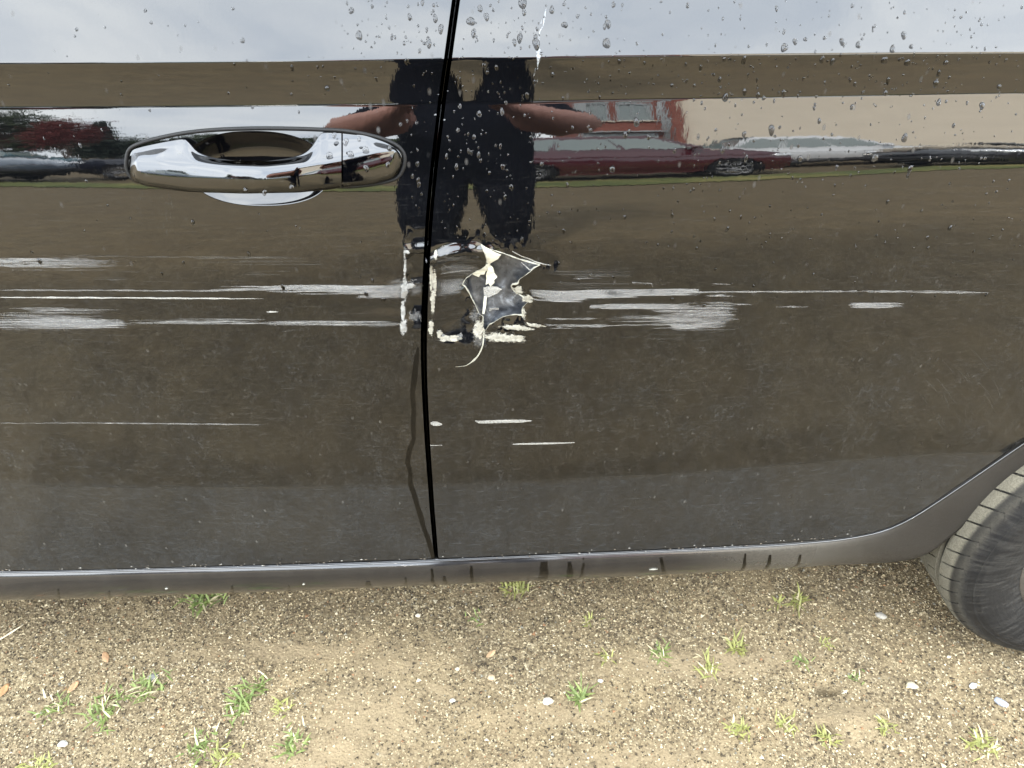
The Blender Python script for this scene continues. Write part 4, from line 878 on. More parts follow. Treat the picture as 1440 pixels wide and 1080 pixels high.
def hg(x, y):
    x = np.asarray(x, float); y = np.asarray(y, float)
    h = .006 * fbm(x * 5, y * 5) + .0035 * fbm(x * 28, y * 28, 4.1, 3)
    h = h + .014 * np.exp(-((x - gm[0]) / .05) ** 2 - ((y - gm[1]) / .028) ** 2) - .026 * np.exp(-((x - gh[0]) / .016) ** 2 - ((y - gh[1]) / .007) ** 2) - .022 * np.exp(-((x - gh2[0]) / .012) ** 2 - ((y - gh2[1]) / .008) ** 2)
    w = (y + .02) - .6 * (x + .40); h = h - .006 * np.exp(-(w / .012) ** 2) * np.exp(-((x + .33) / .1) ** 2)
    return h * np.exp(-np.maximum(np.hypot(x, y) - 1.5, 0) / 2.0) - .012
gx_ = np.r_[-400, -150, -60, -30, -18, -12, -8, -5.5, -4, -3, -2.4, -2, -1.7, -1.5, -1.35, -1.22, np.arange(-1.12, 1.12, .0042), 1.22, 1.35, 1.5, 1.7, 2, 2.4, 3, 4, 5.5, 8, 12, 18, 30, 60, 150, 400]
gy_ = np.r_[-400, -150, -60, -30, -18, -12, -9, -7, -5.5, -4.5, -3.7, -3, -2.5, -2.1, -1.8, -1.5, -1.25, -1.05, -.9, -.75, -.62, -.5, -.42, -.36, np.arange(-.32, .46, .0042), .52, .6, .7, .85, 1, 1.3, 1.7, 2.5, 4, 7, 12, 25, 60, 150, 400]
X, Y = np.meshgrid(gx_, gy_)
def ground_mat(col_attr=False):
    t = NT('sandy_gravel'); v = t.obj()
    at = t.n('ShaderNodeAttribute'); at.attribute_name = 'soil'; so = at.outputs['Fac']
    wv = t.n('ShaderNodeTexCoord').outputs['Object']
    n0 = t.noise(v, 1.1, 5, .6); n1 = t.noise(v, 7, 6, .6); n2 = t.noise(v, 60, 6, .7); n3 = t.noise(v, 420, 3, .7)
    vo = t.n('ShaderNodeTexVoronoi'); t.put(vo.inputs['Vector'], t.map(t.mixc(.06, v, t.n('ShaderNodeTexNoise').outputs[1]), (1, 1, 1))); vo.inputs['Scale'].default_value = 230
    cs = t.n('ShaderNodeSeparateColor'); t.put(cs.inputs[0], vo.outputs['Color'])
    c = t.ramp(cs.outputs[0], [(0, (.06, .047, .032)), (.28, (.15, .12, .08)), (.6, (.26, .215, .145)), (.85, (.36, .31, .22)), (1, (.47, .42, .33))])
    c = t.mixc(t.rng(vo.outputs['Distance'], .25, .55, 0, .5), c, (.07, .055, .038))
    sand = t.ramp(n2, [(.3, (.15, .115, .072)), (.5, (.25, .20, .13)), (.7, (.34, .28, .185))])
    c = t.mixc(t.rng(n1, .42, .62, .15, .75), c, sand)
    c = t.mixc(t.math('MULTIPLY', so, .85), c, t.mixc(n2, (.20, .155, .105), (.32, .265, .185)))
    c = t.mixc(t.rng(n0, .35, .65, .0, .35), c, (.17, .13, .085))
    c = t.mixc(t.rng(n3, .62, .72, 0, .6), c, (.05, .038, .026))
    c = t.mixc(1.0, c, (.66, .625, .53), 'MULTIPLY'); b = t.bsdf(c, .92, 0, 1.35)
    h = t.math('ADD', t.math('MULTIPLY', t.math('SUBTRACT', 1.0, vo.outputs['Distance']), .6), t.math('MULTIPLY', n3, .6))
    t.put(b.inputs['Normal'], t.bump(h, .8, .003)); return t.end(b)
M['ground'] = ground_mat()
me = mesh_np('ground', np.stack([X, Y, hg(X, Y)], -1).reshape(-1, 3), quads(*X.shape), [M['ground']], True)
a = me.attributes.new('soil', 'FLOAT', 'POINT'); a.data.foreach_set('value', soil(X, Y).ravel().astype(np.float32))
tag(obj('ground', me), kind='structure')
# loose grit
def grit(name, N, size, seed, keep_soil, top, xr=(-1.0, 1.08), yr=(-.30, .40)):
    g = np.random.default_rng(seed)
    x = g.uniform(*xr, N); y = g.uniform(*yr, N); k = g.random(N) > soil(x, y) * keep_soil
    dn = fbm(x * 6, y * 6, 8.8); k &= g.random(N) < np.clip(.85 + .8 * dn, .25, 1); x, y = x[k], y[k]; N = len(x)
    s = np.clip(g.lognormal(math.log(size), .42, N), size * .45, size * top); z = hg(x, y)
    oct_ = np.array([(1, 0, 0), (-.6, .8, 0), (-.6, -.8, 0), (.1, .1, .75), (0, 0, -.6)])
    tri = np.array([(0, 1, 3), (1, 2, 3), (2, 0, 3), (1, 0, 4), (2, 1, 4), (0, 2, 4)])
    jit = 1 + g.uniform(-.35, .35, (N, 5, 3)); rot = g.uniform(0, 6.283, N); ti = g.uniform(-.5, .5, N)
    P = oct_[None] * jit; c, sn = np.cos(rot)[:, None], np.sin(rot)[:, None]
    X_, Y_, Z_ = P[..., 0] * c - P[..., 1] * sn, P[..., 0] * sn + P[..., 1] * c, P[..., 2]
    ct, st = np.cos(ti)[:, None], np.sin(ti)[:, None]; Y2 = Y_ * ct - Z_ * st; Z2 = Y_ * st + Z_ * ct
    V = np.stack([X_, Y2, Z2 * g.uniform(.6, 1.0, (N, 1))], -1) * s[:, None, None] + np.stack([x, y, z + s * .34], -1)[:, None]
    Fq = (tri[None] + (np.arange(N) * 5)[:, None, None]).reshape(-1, 3)
    pal = np.array([(.05, .04, .028), (.10, .08, .055), (.17, .135, .09), (.25, .205, .14), (.33, .28, .20), (.42, .37, .28), (.53, .49, .41), (.21, .21, .20), (.24, .14, .085)])
    ci = g.choice(len(pal), N, p=[.20, .14, .10, .12, .17, .19, .04, .02, .02]); cc_ = pal[ci] * np.array([.67, .625, .515]) * g.uniform(.8, 1.2, (N, 1)) * (1 + .35 * fbm(x * 3, y * 3, 3.3))[:, None]
    me = mesh_np(name, V.reshape(-1, 3), Fq, [M['grit']], False)
    a = me.attributes.new('tone', 'FLOAT_COLOR', 'POINT'); a.data.foreach_set('color', np.repeat(np.concatenate([np.clip(cc_, 0, 1), np.ones((N, 1))], 1), 5, 0).ravel().astype(np.float32))
    return tag(obj(name, me), kind='stuff')
t = NT('grit_stone'); at = t.n('ShaderNodeAttribute'); at.attribute_name = 'tone'; b = t.bsdf(at.outputs['Color'], .9, 0, 1.35); M['grit'] = t.end(b)
grit('gravel', 150000, .00150, 11, .8, 1.8); grit('gravel', 13000, .0023, 12, .8, 1.6); grit('gravel', 260, .0038, 13, .95, 1.4)

# pebbles, leaves, litter: things one could pick up
def pebble(px, py, s, color, label, flat=.6, name='pebble', rz=0):
    p = gnd(px, py); bm = bmesh.new(); bmesh.ops.create_icosphere(bm, subdivisions=2, radius=1)
    k = rng.random(3) * 50
    for v in bm.verts:
        q = v.co * (1 + .5 * float(fbm(v.co.x * 1.3 + k[0] + 5, v.co.y * 1.3 + k[1] + 5, v.co.z * 1.3 + k[2] + 5, 2))); v.co = Vector((q.x * s * .85, q.y * s * .6, q.z * s * flat))
    me = bpy.data.meshes.new(name); bm.to_mesh(me); bm.free(); me.materials.append(plain(name + '_stone', tuple(q * .75 for q in color), .85, var=.25, scale=300))
    for q in me.polygons: q.use_smooth = True
    o = obj(name, me); o.location = (p[0], p[1], float(hg(p[0], p[1])) + s * flat * .45); o.rotation_euler = (0, 0, R(rz)); return tag(o, label, 'pebble')
pebble(1241, 861, .0125, (.27, .25, .21), 'flat pale stone on the gravel just in front of the tyre', .35, rz=-30)
pebble(1410, 985, .012, (.26, .28, .32), 'bluish white pebble below the tyre, at the right edge', .5, rz=-30)
pebble(1371, 961, .008, (.44, .45, .47), 'small white pebble under the tyre, left of the bluish one', .5, rz=20)
pebble(1285, 960, .0105, (.36, .32, .22), 'flat cream stone left of the white pebble', .35, rz=-20)
pebble(1337, 920, .0045, (.60, .54, .38), 'tiny cream pebble between tyre and cream stone')
pebble(643, 936, .0050, (.38, .34, .26), 'round cream pebble standing alone in mid ground below the sill')
pebble(587, 861, .0060, (.52, .46, .34), 'cream pebble close under the sill, below the door gap', .5)
pebble(636, 981, .006, (.36, .33, .27), 'whitish pebble below the round cream pebble', .5)
pebble(770, 982, .011, (.42, .37, .29), 'flat grey tan stone left of the bright green tuft', .4)
pebble(691, 949, .0085, (.34, .25, .15), 'brownish stone right of the round cream pebble', .5)
pebble(85, 1042, .009, (.34, .33, .29), 'whitish stone at the lower left beside the weeds', .4)
pebble(212, 948, .011, (.17, .165, .16), 'dark grey flat stone behind the spreading weed', .4)
pebble(845, 952, .005, (.58, .55, .5), 'small white pebble right of the bright green tuft')
def leaf(px, py, L, w, color, rz, label, name='dry_leaf', curl=.25):
    p = gnd(px, py); V = []; n = 7
    for i in range(n):
        t = i / (n - 1); ww = w * math.sin(math.pi * (t * .92 + .04)) ** .8; x = (t - .5) * L; h = curl * L * (t - .5) ** 2
        V += [(x, -ww, h + .25 * ww), (x, 0, h), (x, ww, h + .25 * ww)]
    Fl = [(3 * i + j, 3 * i + j + 1, 3 * i + 4 + j, 3 * i + 3 + j) for i in range(n - 1) for j in range(2)]
    me = mesh_np(name, V, Fl, [plain(name + '_blade', color, .75, var=.3, scale=200)], True); o = obj(name, me); o.location = (p[0], p[1], float(hg(p[0], p[1])) + .003); o.rotation_euler = (R(random.uniform(-12, 12)), R(random.uniform(-12, 12)), R(rz))
    md = o.modifiers.new('thickness', 'SOLIDIFY'); md.thickness = .0005
    return tag(o, label, 'leaf')
leaf(146, 920, .026, .006, (.20, .115, .055), -55, 'curled brown leaf on the gravel, upper of two at left')
leaf(100, 962, .024, .0065, (.27, .16, .08), 70, 'pale brown leaf on the gravel, left of the spreading weeds')
leaf(2, 968, .024, .006, (.23, .12, .05), 80, 'brown leaf cut by the left picture edge')
leaf(690, 916, .020, .005, (.26, .17, .09), 40, 'small tan leaf scrap in the middle of the gravel')
leaf(12, 888, .050, .0022, (.50, .43, .29), 33, 'straw coloured dry stalk on the gravel at the left edge', 'dry_stalk', .05)

# weeds
def weed_mat(name, a, b):
    t = NT(name); v = t.obj(); n = t.noise(v, 90, 4); c = t.mixc(t.rng(n, .3, .7), a, b)
    bs = t.bsdf(c, .55, 0, 1.4); tr = t.n('ShaderNodeBsdfTranslucent'); t.put(tr.inputs[0], t.mixc(.5, c, b)); return t.end(t.mix(.3, bs, tr))
M['weed'] = weed_mat('weed_leaf', (.08, .115, .03), (.18, .215, .065)); M['weed_yellow'] = weed_mat('yellow_weed_leaf', (.15, .16, .045), (.27, .265, .085)); M['weed_dry'] = weed_mat('dry_grass_blade', (.33, .28, .16), (.48, .42, .27))
def weed(px, py, rx, ry, n, L, mat, label, lean=.5, rz=0.0, dry=.15):
    p = gnd(px, py); m = MB(); cs, sn = math.cos(R(rz)), math.sin(R(rz))
    for i in range(n):
        u, v = random.gauss(0, rx * .5), random.gauss(0, ry * .5); x0, y0 = u * cs - v * sn, u * sn + v * cs
        a = random.uniform(0, 2 * math.pi); l = L * random.uniform(.55, 1.35); w = random.uniform(.0008, .0019) * (L / .02) ** .4; el = random.uniform(.25, 1.2)
        z0 = float(hg(p[0] + x0, p[1] + y0) - hg(p[0], p[1])); V = []; k = 4; dx, dy = math.cos(a), math.sin(a); px_, py_, pz_ = x0, y0, z0 - .001
        for j in range(k + 1):
            t = j / k; ww = w * (math.sin(math.pi * min(1, t * .8 + .22)) ** .7 if j < k else 0.05)
            V += [(px_ - dy * ww, py_ + dx * ww, pz_), (px_ + dy * ww, py_ - dx * ww, pz_ + .0003)]
            e = el - lean * t * 1.5; px_ += dx * l / k * math.cos(e); py_ += dy * l / k * math.cos(e); pz_ = max(pz_ + l / k * math.sin(e), z0 + .0008)
        m.add(V, [(2 * j, 2 * j + 1, 2 * j + 3, 2 * j + 2) for j in range(k)], 1 if random.random() < dry else 0)
    me = mesh_np('weed', m.v, m.f, [mat, M['weed_dry']], True, midx=m.m); o = obj('weed', me); o.location = (p[0], p[1], float(hg(p[0], p[1])))
    return tag(o, label, 'weed', 'weeds sprouting from the gravel')
G1, G2 = M['weed'], M['weed_yellow']
weed(285, 838, .036, .014, 60, .030, G1, 'broad green weed tuft under the sill at left')
weed(205, 962, .026, .020, 62, .024, G1, 'bright weed beside the dark grey stone')
weed(146, 996, .030, .030, 80, .020, G1, 'spreading weed patch left of the dark grey stone, larger one')
weed(70, 990, .022, .018, 40, .018, G1, 'small weed patch below the pale brown leaf')
weed(340, 982, .018, .040, 72, .024, G1, 'tall narrow weed patch running down the gravel, left of the soil', rz=-15)
weed(365, 960, .010, .012, 18, .020, G1, 'small leafy sprig at the top of the narrow weed patch')
weed(393, 990, .018, .014, 22, .016, G2, 'faint yellowish weed right of the narrow weed patch')
weed(281, 1042, .020, .026, 54, .020, G1, 'green weed at the bottom, below the narrow patch')
weed(312, 1062, .020, .014, 36, .020, G2, 'yellow green weed on the bottom edge')
weed(410, 1040, .016, .022, 46, .020, G1, 'weed on the edge of the bare soil at bottom left')
weed(47, 1074, .030, .012, 40, .018, G2, 'yellowish weed in the bottom left corner')
weed(727, 824, .022, .012, 44, .026, G2, 'yellow green tuft under the sill in the middle')
weed(815, 976, .014, .017, 40, .024, G1, 'single bright green tuft in the middle of the gravel')
weed(665, 864, .016, .012, 12, .016, G1, 'thin sparse green blades near the sill middle')
weed(830, 868, .010, .010, 14, .014, G2, 'tiny yellow sprig below the sill, right of the middle tuft')
weed(852, 916, .010, .010, 16, .014, G2, 'tiny yellow sprig above the single bright green tuft')
weed(930, 914, .013, .014, 32, .018, G1, 'green sprig on the gravel, leftmost of three in a row')
weed(998, 932, .011, .022, 32, .022, G2, 'upright yellow green sprig, middle of three in a row')
weed(1036, 904, .012, .018, 34, .022, G2, 'upright yellow green sprig, right of three in a row')
weed(1122, 842, .015, .014, 34, .024, G2, 'yellow tuft in the shade below the curved door edge')
weed(1098, 846, .010, .010, 12, .016, G2, 'thin sprig left of the tuft in the shade')
weed(1160, 902, .016, .010, 20, .014, G2, 'faint yellow sprig on the gravel, left of the flat pale stone')
weed(1128, 926, .014, .010, 24, .014, G1, 'low green sprig above the small hollow')
weed(1206, 948, .014, .010, 22, .014, G1, 'low green sprig right of the small hollow')
weed(1040, 1022, .016, .014, 32, .018, G2, 'yellowish tuft at the bottom, left of a pair')
weed(1106, 1016, .018, .014, 38, .018, G2, 'yellowish tuft at the bottom, right of a pair')
weed(1165, 1036, .018, .012, 30, .018, G2, 'yellow weed at the foot of the soil mound')
weed(1250, 1018, .014, .012, 24, .018, G2, 'yellow weed on the right flank of the soil mound')
weed(1385, 1044, .024, .018, 56, .020, G2, 'broad yellow weed in the bottom right corner')
# ------------------------------------------------------------------ what the paint mirrors: the lot behind the camera
# grass verge
def verge_mat():
    t = NT('verge_grass'); v = t.obj(); n = t.noise(v, 1.2, 6, .65); n2 = t.noise(v, 30, 5, .7)
    c = t.ramp(t.math('ADD', t.math('MULTIPLY', n, .7), t.math('MULTIPLY', n2, .3)), [(.35, (.05, .075, .02)), (.5, (.12, .13, .035)), (.62, (.26, .22, .075))])
    b = t.bsdf(c, .9); t.put(b.inputs['Normal'], t.bump(n2, .8, .02)); return t.end(b)
M['verge'] = verge_mat()
vx = np.linspace(-26, 30, 260); vy = np.linspace(-6.3, -5.0, 16); X, Y = np.meshgrid(vx, vy); wv = .5 * fbm(vx * .4, 1.7)[None] ; Yw = Y + wv * np.where(X < 0, 1, .6) - np.where(X < -1, .9, 0) * sst(-1, -4, X)
me = mesh_np('grass_verge', np.stack([X, Yw, .012 + .05 * np.sin(math.pi * (Y + 6.3) / 1.3).clip(0) * (1 + fbm(X * 2, Y * 2)) ], -1).reshape(-1, 3), quads(16, 260), [M['verge']], True)
tag(obj('grass_verge', me), kind='structure')

# parked cars
WT = MB(); WT.lathe([(.20, .02), (.21, .0), (.29, .0), (.312, .03), (.315, .08), (.315, .15), (.30, .20), (.20, .20)], n=40); WTm = WT.build('tyre', M['rubber'], None, True)
WRm = MB(); WRm.lathe([(.203, .03), (.205, .008), (.19, .012), (.182, .05), (.18, .15)], n=40); WRm.lathe([(0, .02), (.05, .02), (.055, .05)], n=20)
for k in range(7):
    a = k * 2 * math.pi / 7; WRm.tube([(.03 * math.cos(a), .03, .03 * math.sin(a)), (.19 * math.cos(a), .022, .19 * math.sin(a))], [.016, .014], 6)
WRo = WRm.build('rim', plain('grey_alloy', (.35, .35, .36), .35, .8), None, True)
M['lamp'] = plain('headlamp_glass', (.75, .77, .80), .08, .3); M['tail'] = plain('tail_lamp', (.35, .01, .01), .15); M['trim'] = plain('black_trim', (.015, .015, .016), .5)
M['side_glass'] = plain('sky_paled_green_glass', (.17, .205, .195), .02, 0, 2.1)  # base colour paled to stand in for mirrored sky, over a green tint
first_wheel = [True]
def parked_car(name, loc, rz, L, W, H, mat, label, group=None, belt=.92, bonnet=.95, cab=(-.46, .16), rake=(.10, .20), low=None):
    root = empty(name, (loc[0], loc[1], 0), R(rz)); tag(root, label, 'car', group)
    rx_ = .31 * L; wr = .345
    xr, xf = -L / 2, L / 2
    topl = np.array([[xr, .40], [xr - .0, .62], [xr + .04, .86], [xr + .14, belt + .02], [cab[0] * L * .6, belt + .03], [cab[1] * L, belt], [xf - .45, bonnet - .10], [xf - .12, bonnet - .22], [xf, .60], [xf, .36]])
    poly = np.vstack([topl[::-1], [[xr + .1, .22]], [[-rx_ - wr, .22]], circ((-rx_, .31), wr, math.pi, 0, 20)[1:-1], [[-rx_ + wr, .22], [rx_ - wr, .22]], circ((rx_, .31), wr, math.pi, 0, 20)[1:-1], [[rx_ + wr, .22], [xf - .1, .22]]])
    taper = lambda x: .10 * np.clip((np.abs(x) - .30 * L) / (.2 * L), 0, 1) ** 2
    f = lambda x, z: -W / 2 + .10 * np.clip((np.asarray(z) - .62) / .35, -1, 1.2) ** 2 + taper(x) - .012 * np.exp(-((np.asarray(z) - .78) / .03) ** 2)
    V, Fq, N = panel(np.arange(xr - .05, xf + .06, .045), np.arange(.18, 1.10, .03), poly, [], f)
    V2 = V * np.array([1, -1, 1]); N2 = N * np.array([1, -1, 1]); me = mesh_np('body', np.vstack([V, V2]), np.vstack([Fq, Fq[:, ::-1] + len(V)]), [mat], True, np.vstack([N, N2])); obj('body', me, root, False)
    tl = spline(topl, .05); m_ = 15; rows = []
    for t in np.linspace(-1, 1, m_):
        y = f(tl[:, 0], tl[:, 1]); rows.append(np.stack([tl[:, 0] + 0 * t + .10 * np.sign(tl[:, 0]) * (1 - t * t) * (np.abs(tl[:, 0]) > .46 * L), y * -t, tl[:, 1] + .035 * (1 - t * t)], 1))
    obj('bonnet', mesh_np('bonnet', np.vstack(rows), quads(m_, len(tl)), [mat], True), root, False)
    zr = [belt - .03, belt + .10, belt + .26, belt + .40, H - .10, H - .04, H - .012, H]; zr = sorted(zr); rows = []
    for z in zr:
        q = (z - belt) / (H - belt); x0 = cab[0] * L + rake[0] * L * max(0, q) ** 1.3; x1 = cab[1] * L - rake[1] * L * max(0, q) ** 1.1
        y = W / 2 - .07 - .15 * max(0, q) - (.10 if z > H - .03 else 0) - (.30 if z >= H - .001 else 0); xs_ = np.linspace(x0, x1, 16)
        rows.append(np.stack([xs_, -y + .02 * np.abs(np.linspace(-1, 1, 16)) ** 3 , np.full(16, z)], 1))
    rr = [q * np.array([1, -1, 1]) for q in rows[::-1]]
    obj('roof', mesh_np('roof', np.vstack(rows + rr), quads(16, 16), [mat], True), root, False)
    # panes, a little proud of the shell
    zt, zl = H - .12, belt + .05
    def edge(z): q = (z - belt) / (H - belt); return cab[0] * L + rake[0] * L * max(0, q) ** 1.3, cab[1] * L - rake[1] * L * max(0, q) ** 1.1, W / 2 - .07 - .15 * max(0, q)
    a0, b0, y0 = edge(zl); a1, b1, y1 = edge(zt)
    cuts = [.05, .40, .44, .80] if (b0 - a0) < .52 * L else [.04, .30, .33, .62, .65, .93]
    for sgn in (-1, 1):
        for i in range(0, len(cuts), 2):
            l0, h0 = a0 + (b0 - a0) * cuts[i], a0 + (b0 - a0) * cuts[i + 1]; l1, h1 = a1 + (b1 - a1) * (cuts[i] + .01), a1 + (b1 - a1) * min(.97, cuts[i + 1] + (.04 if i + 2 < len(cuts) else .12))
            if i + 2 >= len(cuts): h0 = a0 + (b0 - a0) * .93
            m = MB(); e = .010; m.add([(l0, sgn * (y0 + e), zl), (h0, sgn * (y0 + e), zl), (h1, sgn * (y1 + e), zt), (l1, sgn * (y1 + e), zt), (l0, sgn * (y0 - .02), zl), (h0, sgn * (y0 - .02), zl), (h1, sgn * (y1 - .02), zt), (l1, sgn * (y1 - .02), zt)], [(0, 1, 2, 3), (0, 4, 5, 1), (1, 5, 6, 2), (2, 6, 7, 3), (3, 7, 4, 0)])
            m.build('window', M['side_glass'], root, False, False)
    for nm, sx_, xa, xb in (('windscreen', 1, b0, b1), ('rear_window', -1, a0, a1)):
        m = MB(); e = .014 * sx_; yy0, yy1 = y0 - .05, y1 - .05
        m.add([(xa + e, -yy0, zl + .02), (xa + e, yy0, zl + .02), (xb + e, yy1, zt), (xb + e, -yy1, zt), (xa - e, -yy0, zl), (xa - e, yy0, zl), (xb - e, yy1, zt), (xb - e, -yy1, zt)], [(0, 1, 2, 3), (0, 4, 5, 1), (1, 5, 6, 2), (2, 6, 7, 3), (3, 7, 4, 0)]); m.build(nm, M['side_glass'], root, False, False)
    for sx_ in (-1, 1):
        for sy in (-1, 1):
            w = empty('wheel', (sx_ * rx_, sy * (W / 2 - .015), .315)); w.parent = root; w.rotation_euler = (0, 0, 0 if sy < 0 else math.pi)
            for src in (WTm, WRo):
                if first_wheel[0]: o = src
                else: o = src.copy(); col.objects.link(o)
                o.parent = w
            first_wheel[0] = False
    for sy in (-1, 1):
        m = MB(); m.box((xf - .16, sy * (W / 2 - .22), bonnet - .255), (.30, .30, .13), sy * -.35, bev=.04); m.build('headlight', M['lamp'], root, True, False)
        m = MB(); m.box((xr + .06, sy * (W / 2 - .17), .82), (.14, .20, .20), bev=.03); m.build('tail_light', M['tail'], root, True, False)
        m = MB(); m.box((cab[1] * L - .22, sy * (W / 2 + .06), belt + .08), (.12, .19, .13), bev=.04); m.build('wing_mirror', mat, root, True, False)
    m = MB(); m.box((xf + .035, 0, .44), (.14, W * .86, .22), bev=.05); m.build('front_bumper', low or M['trim'], root, True, False)
    m = MB(); m.box((xr - .02, 0, .46), (.14, W * .86, .26), bev=.05); m.build('rear_bumper', low or mat, root, True, False)
    m = MB(); m.box((0, 0, .27), (L * .92, W * .72, .12)); m.build('underbody', M['void'], root, False, False)
    if low is not None:
        for sy in (-1, 1):
            m = MB(); m.box((0, sy * (W / 2 - .035), .32), (2 * (rx_ - wr) - .02, .09, .20), bev=.03); m.build('side_skirt', low, root, True, False)
    return root
def car_paint(name, c, metal=.0): return plain(name, c, .10, metal, 1.7, var=.05, scale=5, Coat_Weight=.6)
GP = 'cars parked across the gravel'
parked_car('parked_car', (1.75, -7.2), 4, 3.7, 1.70, 1.46, car_paint('maroon_paint', (.06, .008, .014)), 'maroon hatchback parked opposite, its windows pale with sky', GP, .95, .98, (-.46, .24), (.09, .20))
parked_car('parked_car', (5.9, -9.6), 3, 4.5, 1.80, 1.52, car_paint('white_paint', (.60, .61, .62)), 'white estate car parked before the beige wall', GP, .95, .98, low=M['trim'])
parked_car('parked_car', (7.4, -6.6), 174, 4.7, 1.82, 1.46, car_paint('black_paint', (.012, .013, .016)), 'black saloon parked nearest the beige wall side, right of the maroon one', GP)
parked_car('parked_car', (-.2, -10.4), 0, 4.3, 1.76, 1.48, car_paint('silver_paint', (.42, .43, .44), .5), 'silver saloon parked straight behind the photographer', GP)
parked_car('parked_car', (-8.0, -7.6), 8, 4.6, 1.82, 1.48, car_paint('slate_paint', (.14, .17, .21), .2), 'slate blue saloon parked at the far left end', GP, cab=(-.42, .18))
parked_car('parked_car', (-3.9, -9.4), 182, 4.4, 1.80, 1.55, car_paint('navy_paint', (.012, .014, .024)), 'navy car parked between the slate and the silver ones', GP)
parked_car('parked_car', (-17, -22), 10, 4.4, 1.78, 1.50, car_paint('teal_paint', (.02, .10, .13), .3), 'teal car parked far off under the trees', GP)

# building: brick bay and rendered wall
def brick_mat():
    t = NT('red_brick'); v = t.obj(); br = t.n('ShaderNodeTexBrick'); t.put(br.inputs['Vector'], t.map(v, (1, 1, 1), (R(90), 0, 0)))
    br.inputs['Scale'].default_value = 1; br.inputs['Brick Width'].default_value = .225; br.inputs['Row Height'].default_value = .075; br.inputs['Mortar Size'].default_value = .006
    br.inputs['Color1'].default_value = (.22, .055, .035, 1); br.inputs['Color2'].default_value = (.30, .085, .055, 1); br.inputs['Mortar'].default_value = (.3, .26, .22, 1)
    b = t.bsdf(t.mixc(t.noise(v, 3, 5), br.outputs[0], (.18, .05, .035)), .85); return t.end(b)
M['brick'] = brick_mat(); M['render'] = plain('cream_render', (.68, .605, .49), .85, var=.04, scale=1.2)
M['grey_frame'] = plain('grey_frame', (.30, .32, .33), .5); M['roof_tile'] = plain('roof_slate', (.06, .06, .065), .7, var=.3, scale=3)
BW = empty('building', (12.5, -18, 0)); tag(BW, 'two storey building with a long cream wall and red brick end', 'building')
m = MB(); m.box((14.0, -18.0, 3.9), (18.6, 8, 7.8)); m.build('wall', M['render'], BW)
m = MB(); m.box((3.35, -16.6, 3.9), (2.1, 5.6, 7.8)); m.build('brick_wall', M['brick'], BW)
m = MB(); m.box((4.56, -13.86, 3.9), (.30, .30, 7.8), bev=.02); m.build('brick_corner', M['brick'], BW)
m = MB(); m.tube([(4.30, -13.70, .2), (4.30, -13.70, 7.7)], .09, 10); m.build('downpipe', M['grey_frame'], BW, True)
m = MB(); m.box((13.0, -17.8, 7.95), (21.8, 9.2, .22), bev=.03); m.build('eaves', M['grey_frame'], BW)
m = MB(); m.add([(2.0, -22.4, 8.06), (24, -22.4, 8.06), (24, -13.2, 8.06), (2.0, -13.2, 8.06), (4.5, -17.8, 10.4), (21.5, -17.8, 10.4)], [(3, 2, 5, 4), (1, 0, 4, 5), (0, 3, 4), (2, 1, 5)]); m.build('roof', M['roof_tile'], BW)
def window(x, z, w, h, y=-13.80):
    m = MB()
    for dx, dz, sx_, sz_ in ((-w / 2, 0, .10, h + .1), (w / 2, 0, .10, h + .1), (0, -h / 2, w, .10), (0, h / 2, w, .10), (0, 0, .06, h)): m.box((x + dx, y + .02, z + dz), (sx_, .10, sz_), bev=.008)
    fr = m.build('window', M['grey_frame'], BW); g = MB(); g.box((x, y + .005, z), (w, .03, h)); g.build('pane', M['side_glass'], fr)
    s_ = MB(); s_.box((x, y + .06, z - h / 2 - .09), (w + .3, .22, .07), bev=.01); s_.build('sill', M['render'], fr)
window(3.62, 4.3, .75, 1.5); window(2.75, 4.3, .5, 1.5)
m = MB(); m.box((3.2, -13.55, 2.42), (1.9, .5, .12), bev=.02); m.build('canopy', M['grey_frame'], BW)
window(3.2, 1.75, 1.7, .95, -13.79)
m = MB(); m.box((2.42, -13.74, 3.9), (.28, .14, 7.8), bev=.03); m.build('pilaster', M['grey_frame'], BW)

# trees
M['bark'] = plain('bark', (.07, .05, .038), .9, var=.4, scale=14)
def leafy(name, a, b):
    t = NT(name); v = t.obj(); n = t.noise(v, 2.2, 5, .65); bs = t.bsdf(t.mixc(t.rng(n, .35, .65), a, b), .7); tr = t.n('ShaderNodeBsdfTranslucent'); t.put(tr.inputs[0], (*b, 1)); return t.end(t.mix(.2, bs, tr))
M['leaf_green'] = leafy('green_leaves', (.022, .036, .016), (.055, .075, .028)); M['leaf_red'] = leafy('red_leaves', (.10, .018, .020), (.20, .045, .035)); M['needle'] = leafy('fir_needles', (.014, .028, .020), (.035, .055, .035))
def cards(P, s, g, droop=0.0):
    n = len(P); a = g.normal(size=(n, 3)); a[:, 2] *= .6; a /= np.linalg.norm(a, axis=1)[:, None]; b = np.cross(a, g.normal(size=(n, 3))); b /= np.linalg.norm(b, axis=1)[:, None]
    s = (s * g.uniform(.5, 1.4, n))[:, None]; a *= s; b *= s * .55; a[:, 2] -= droop * s[:, 0]
    V = np.stack([P - a, P + b * .9, P + a, P - b * .9], 1).reshape(-1, 3); return V, np.arange(4 * n).reshape(-1, 4)
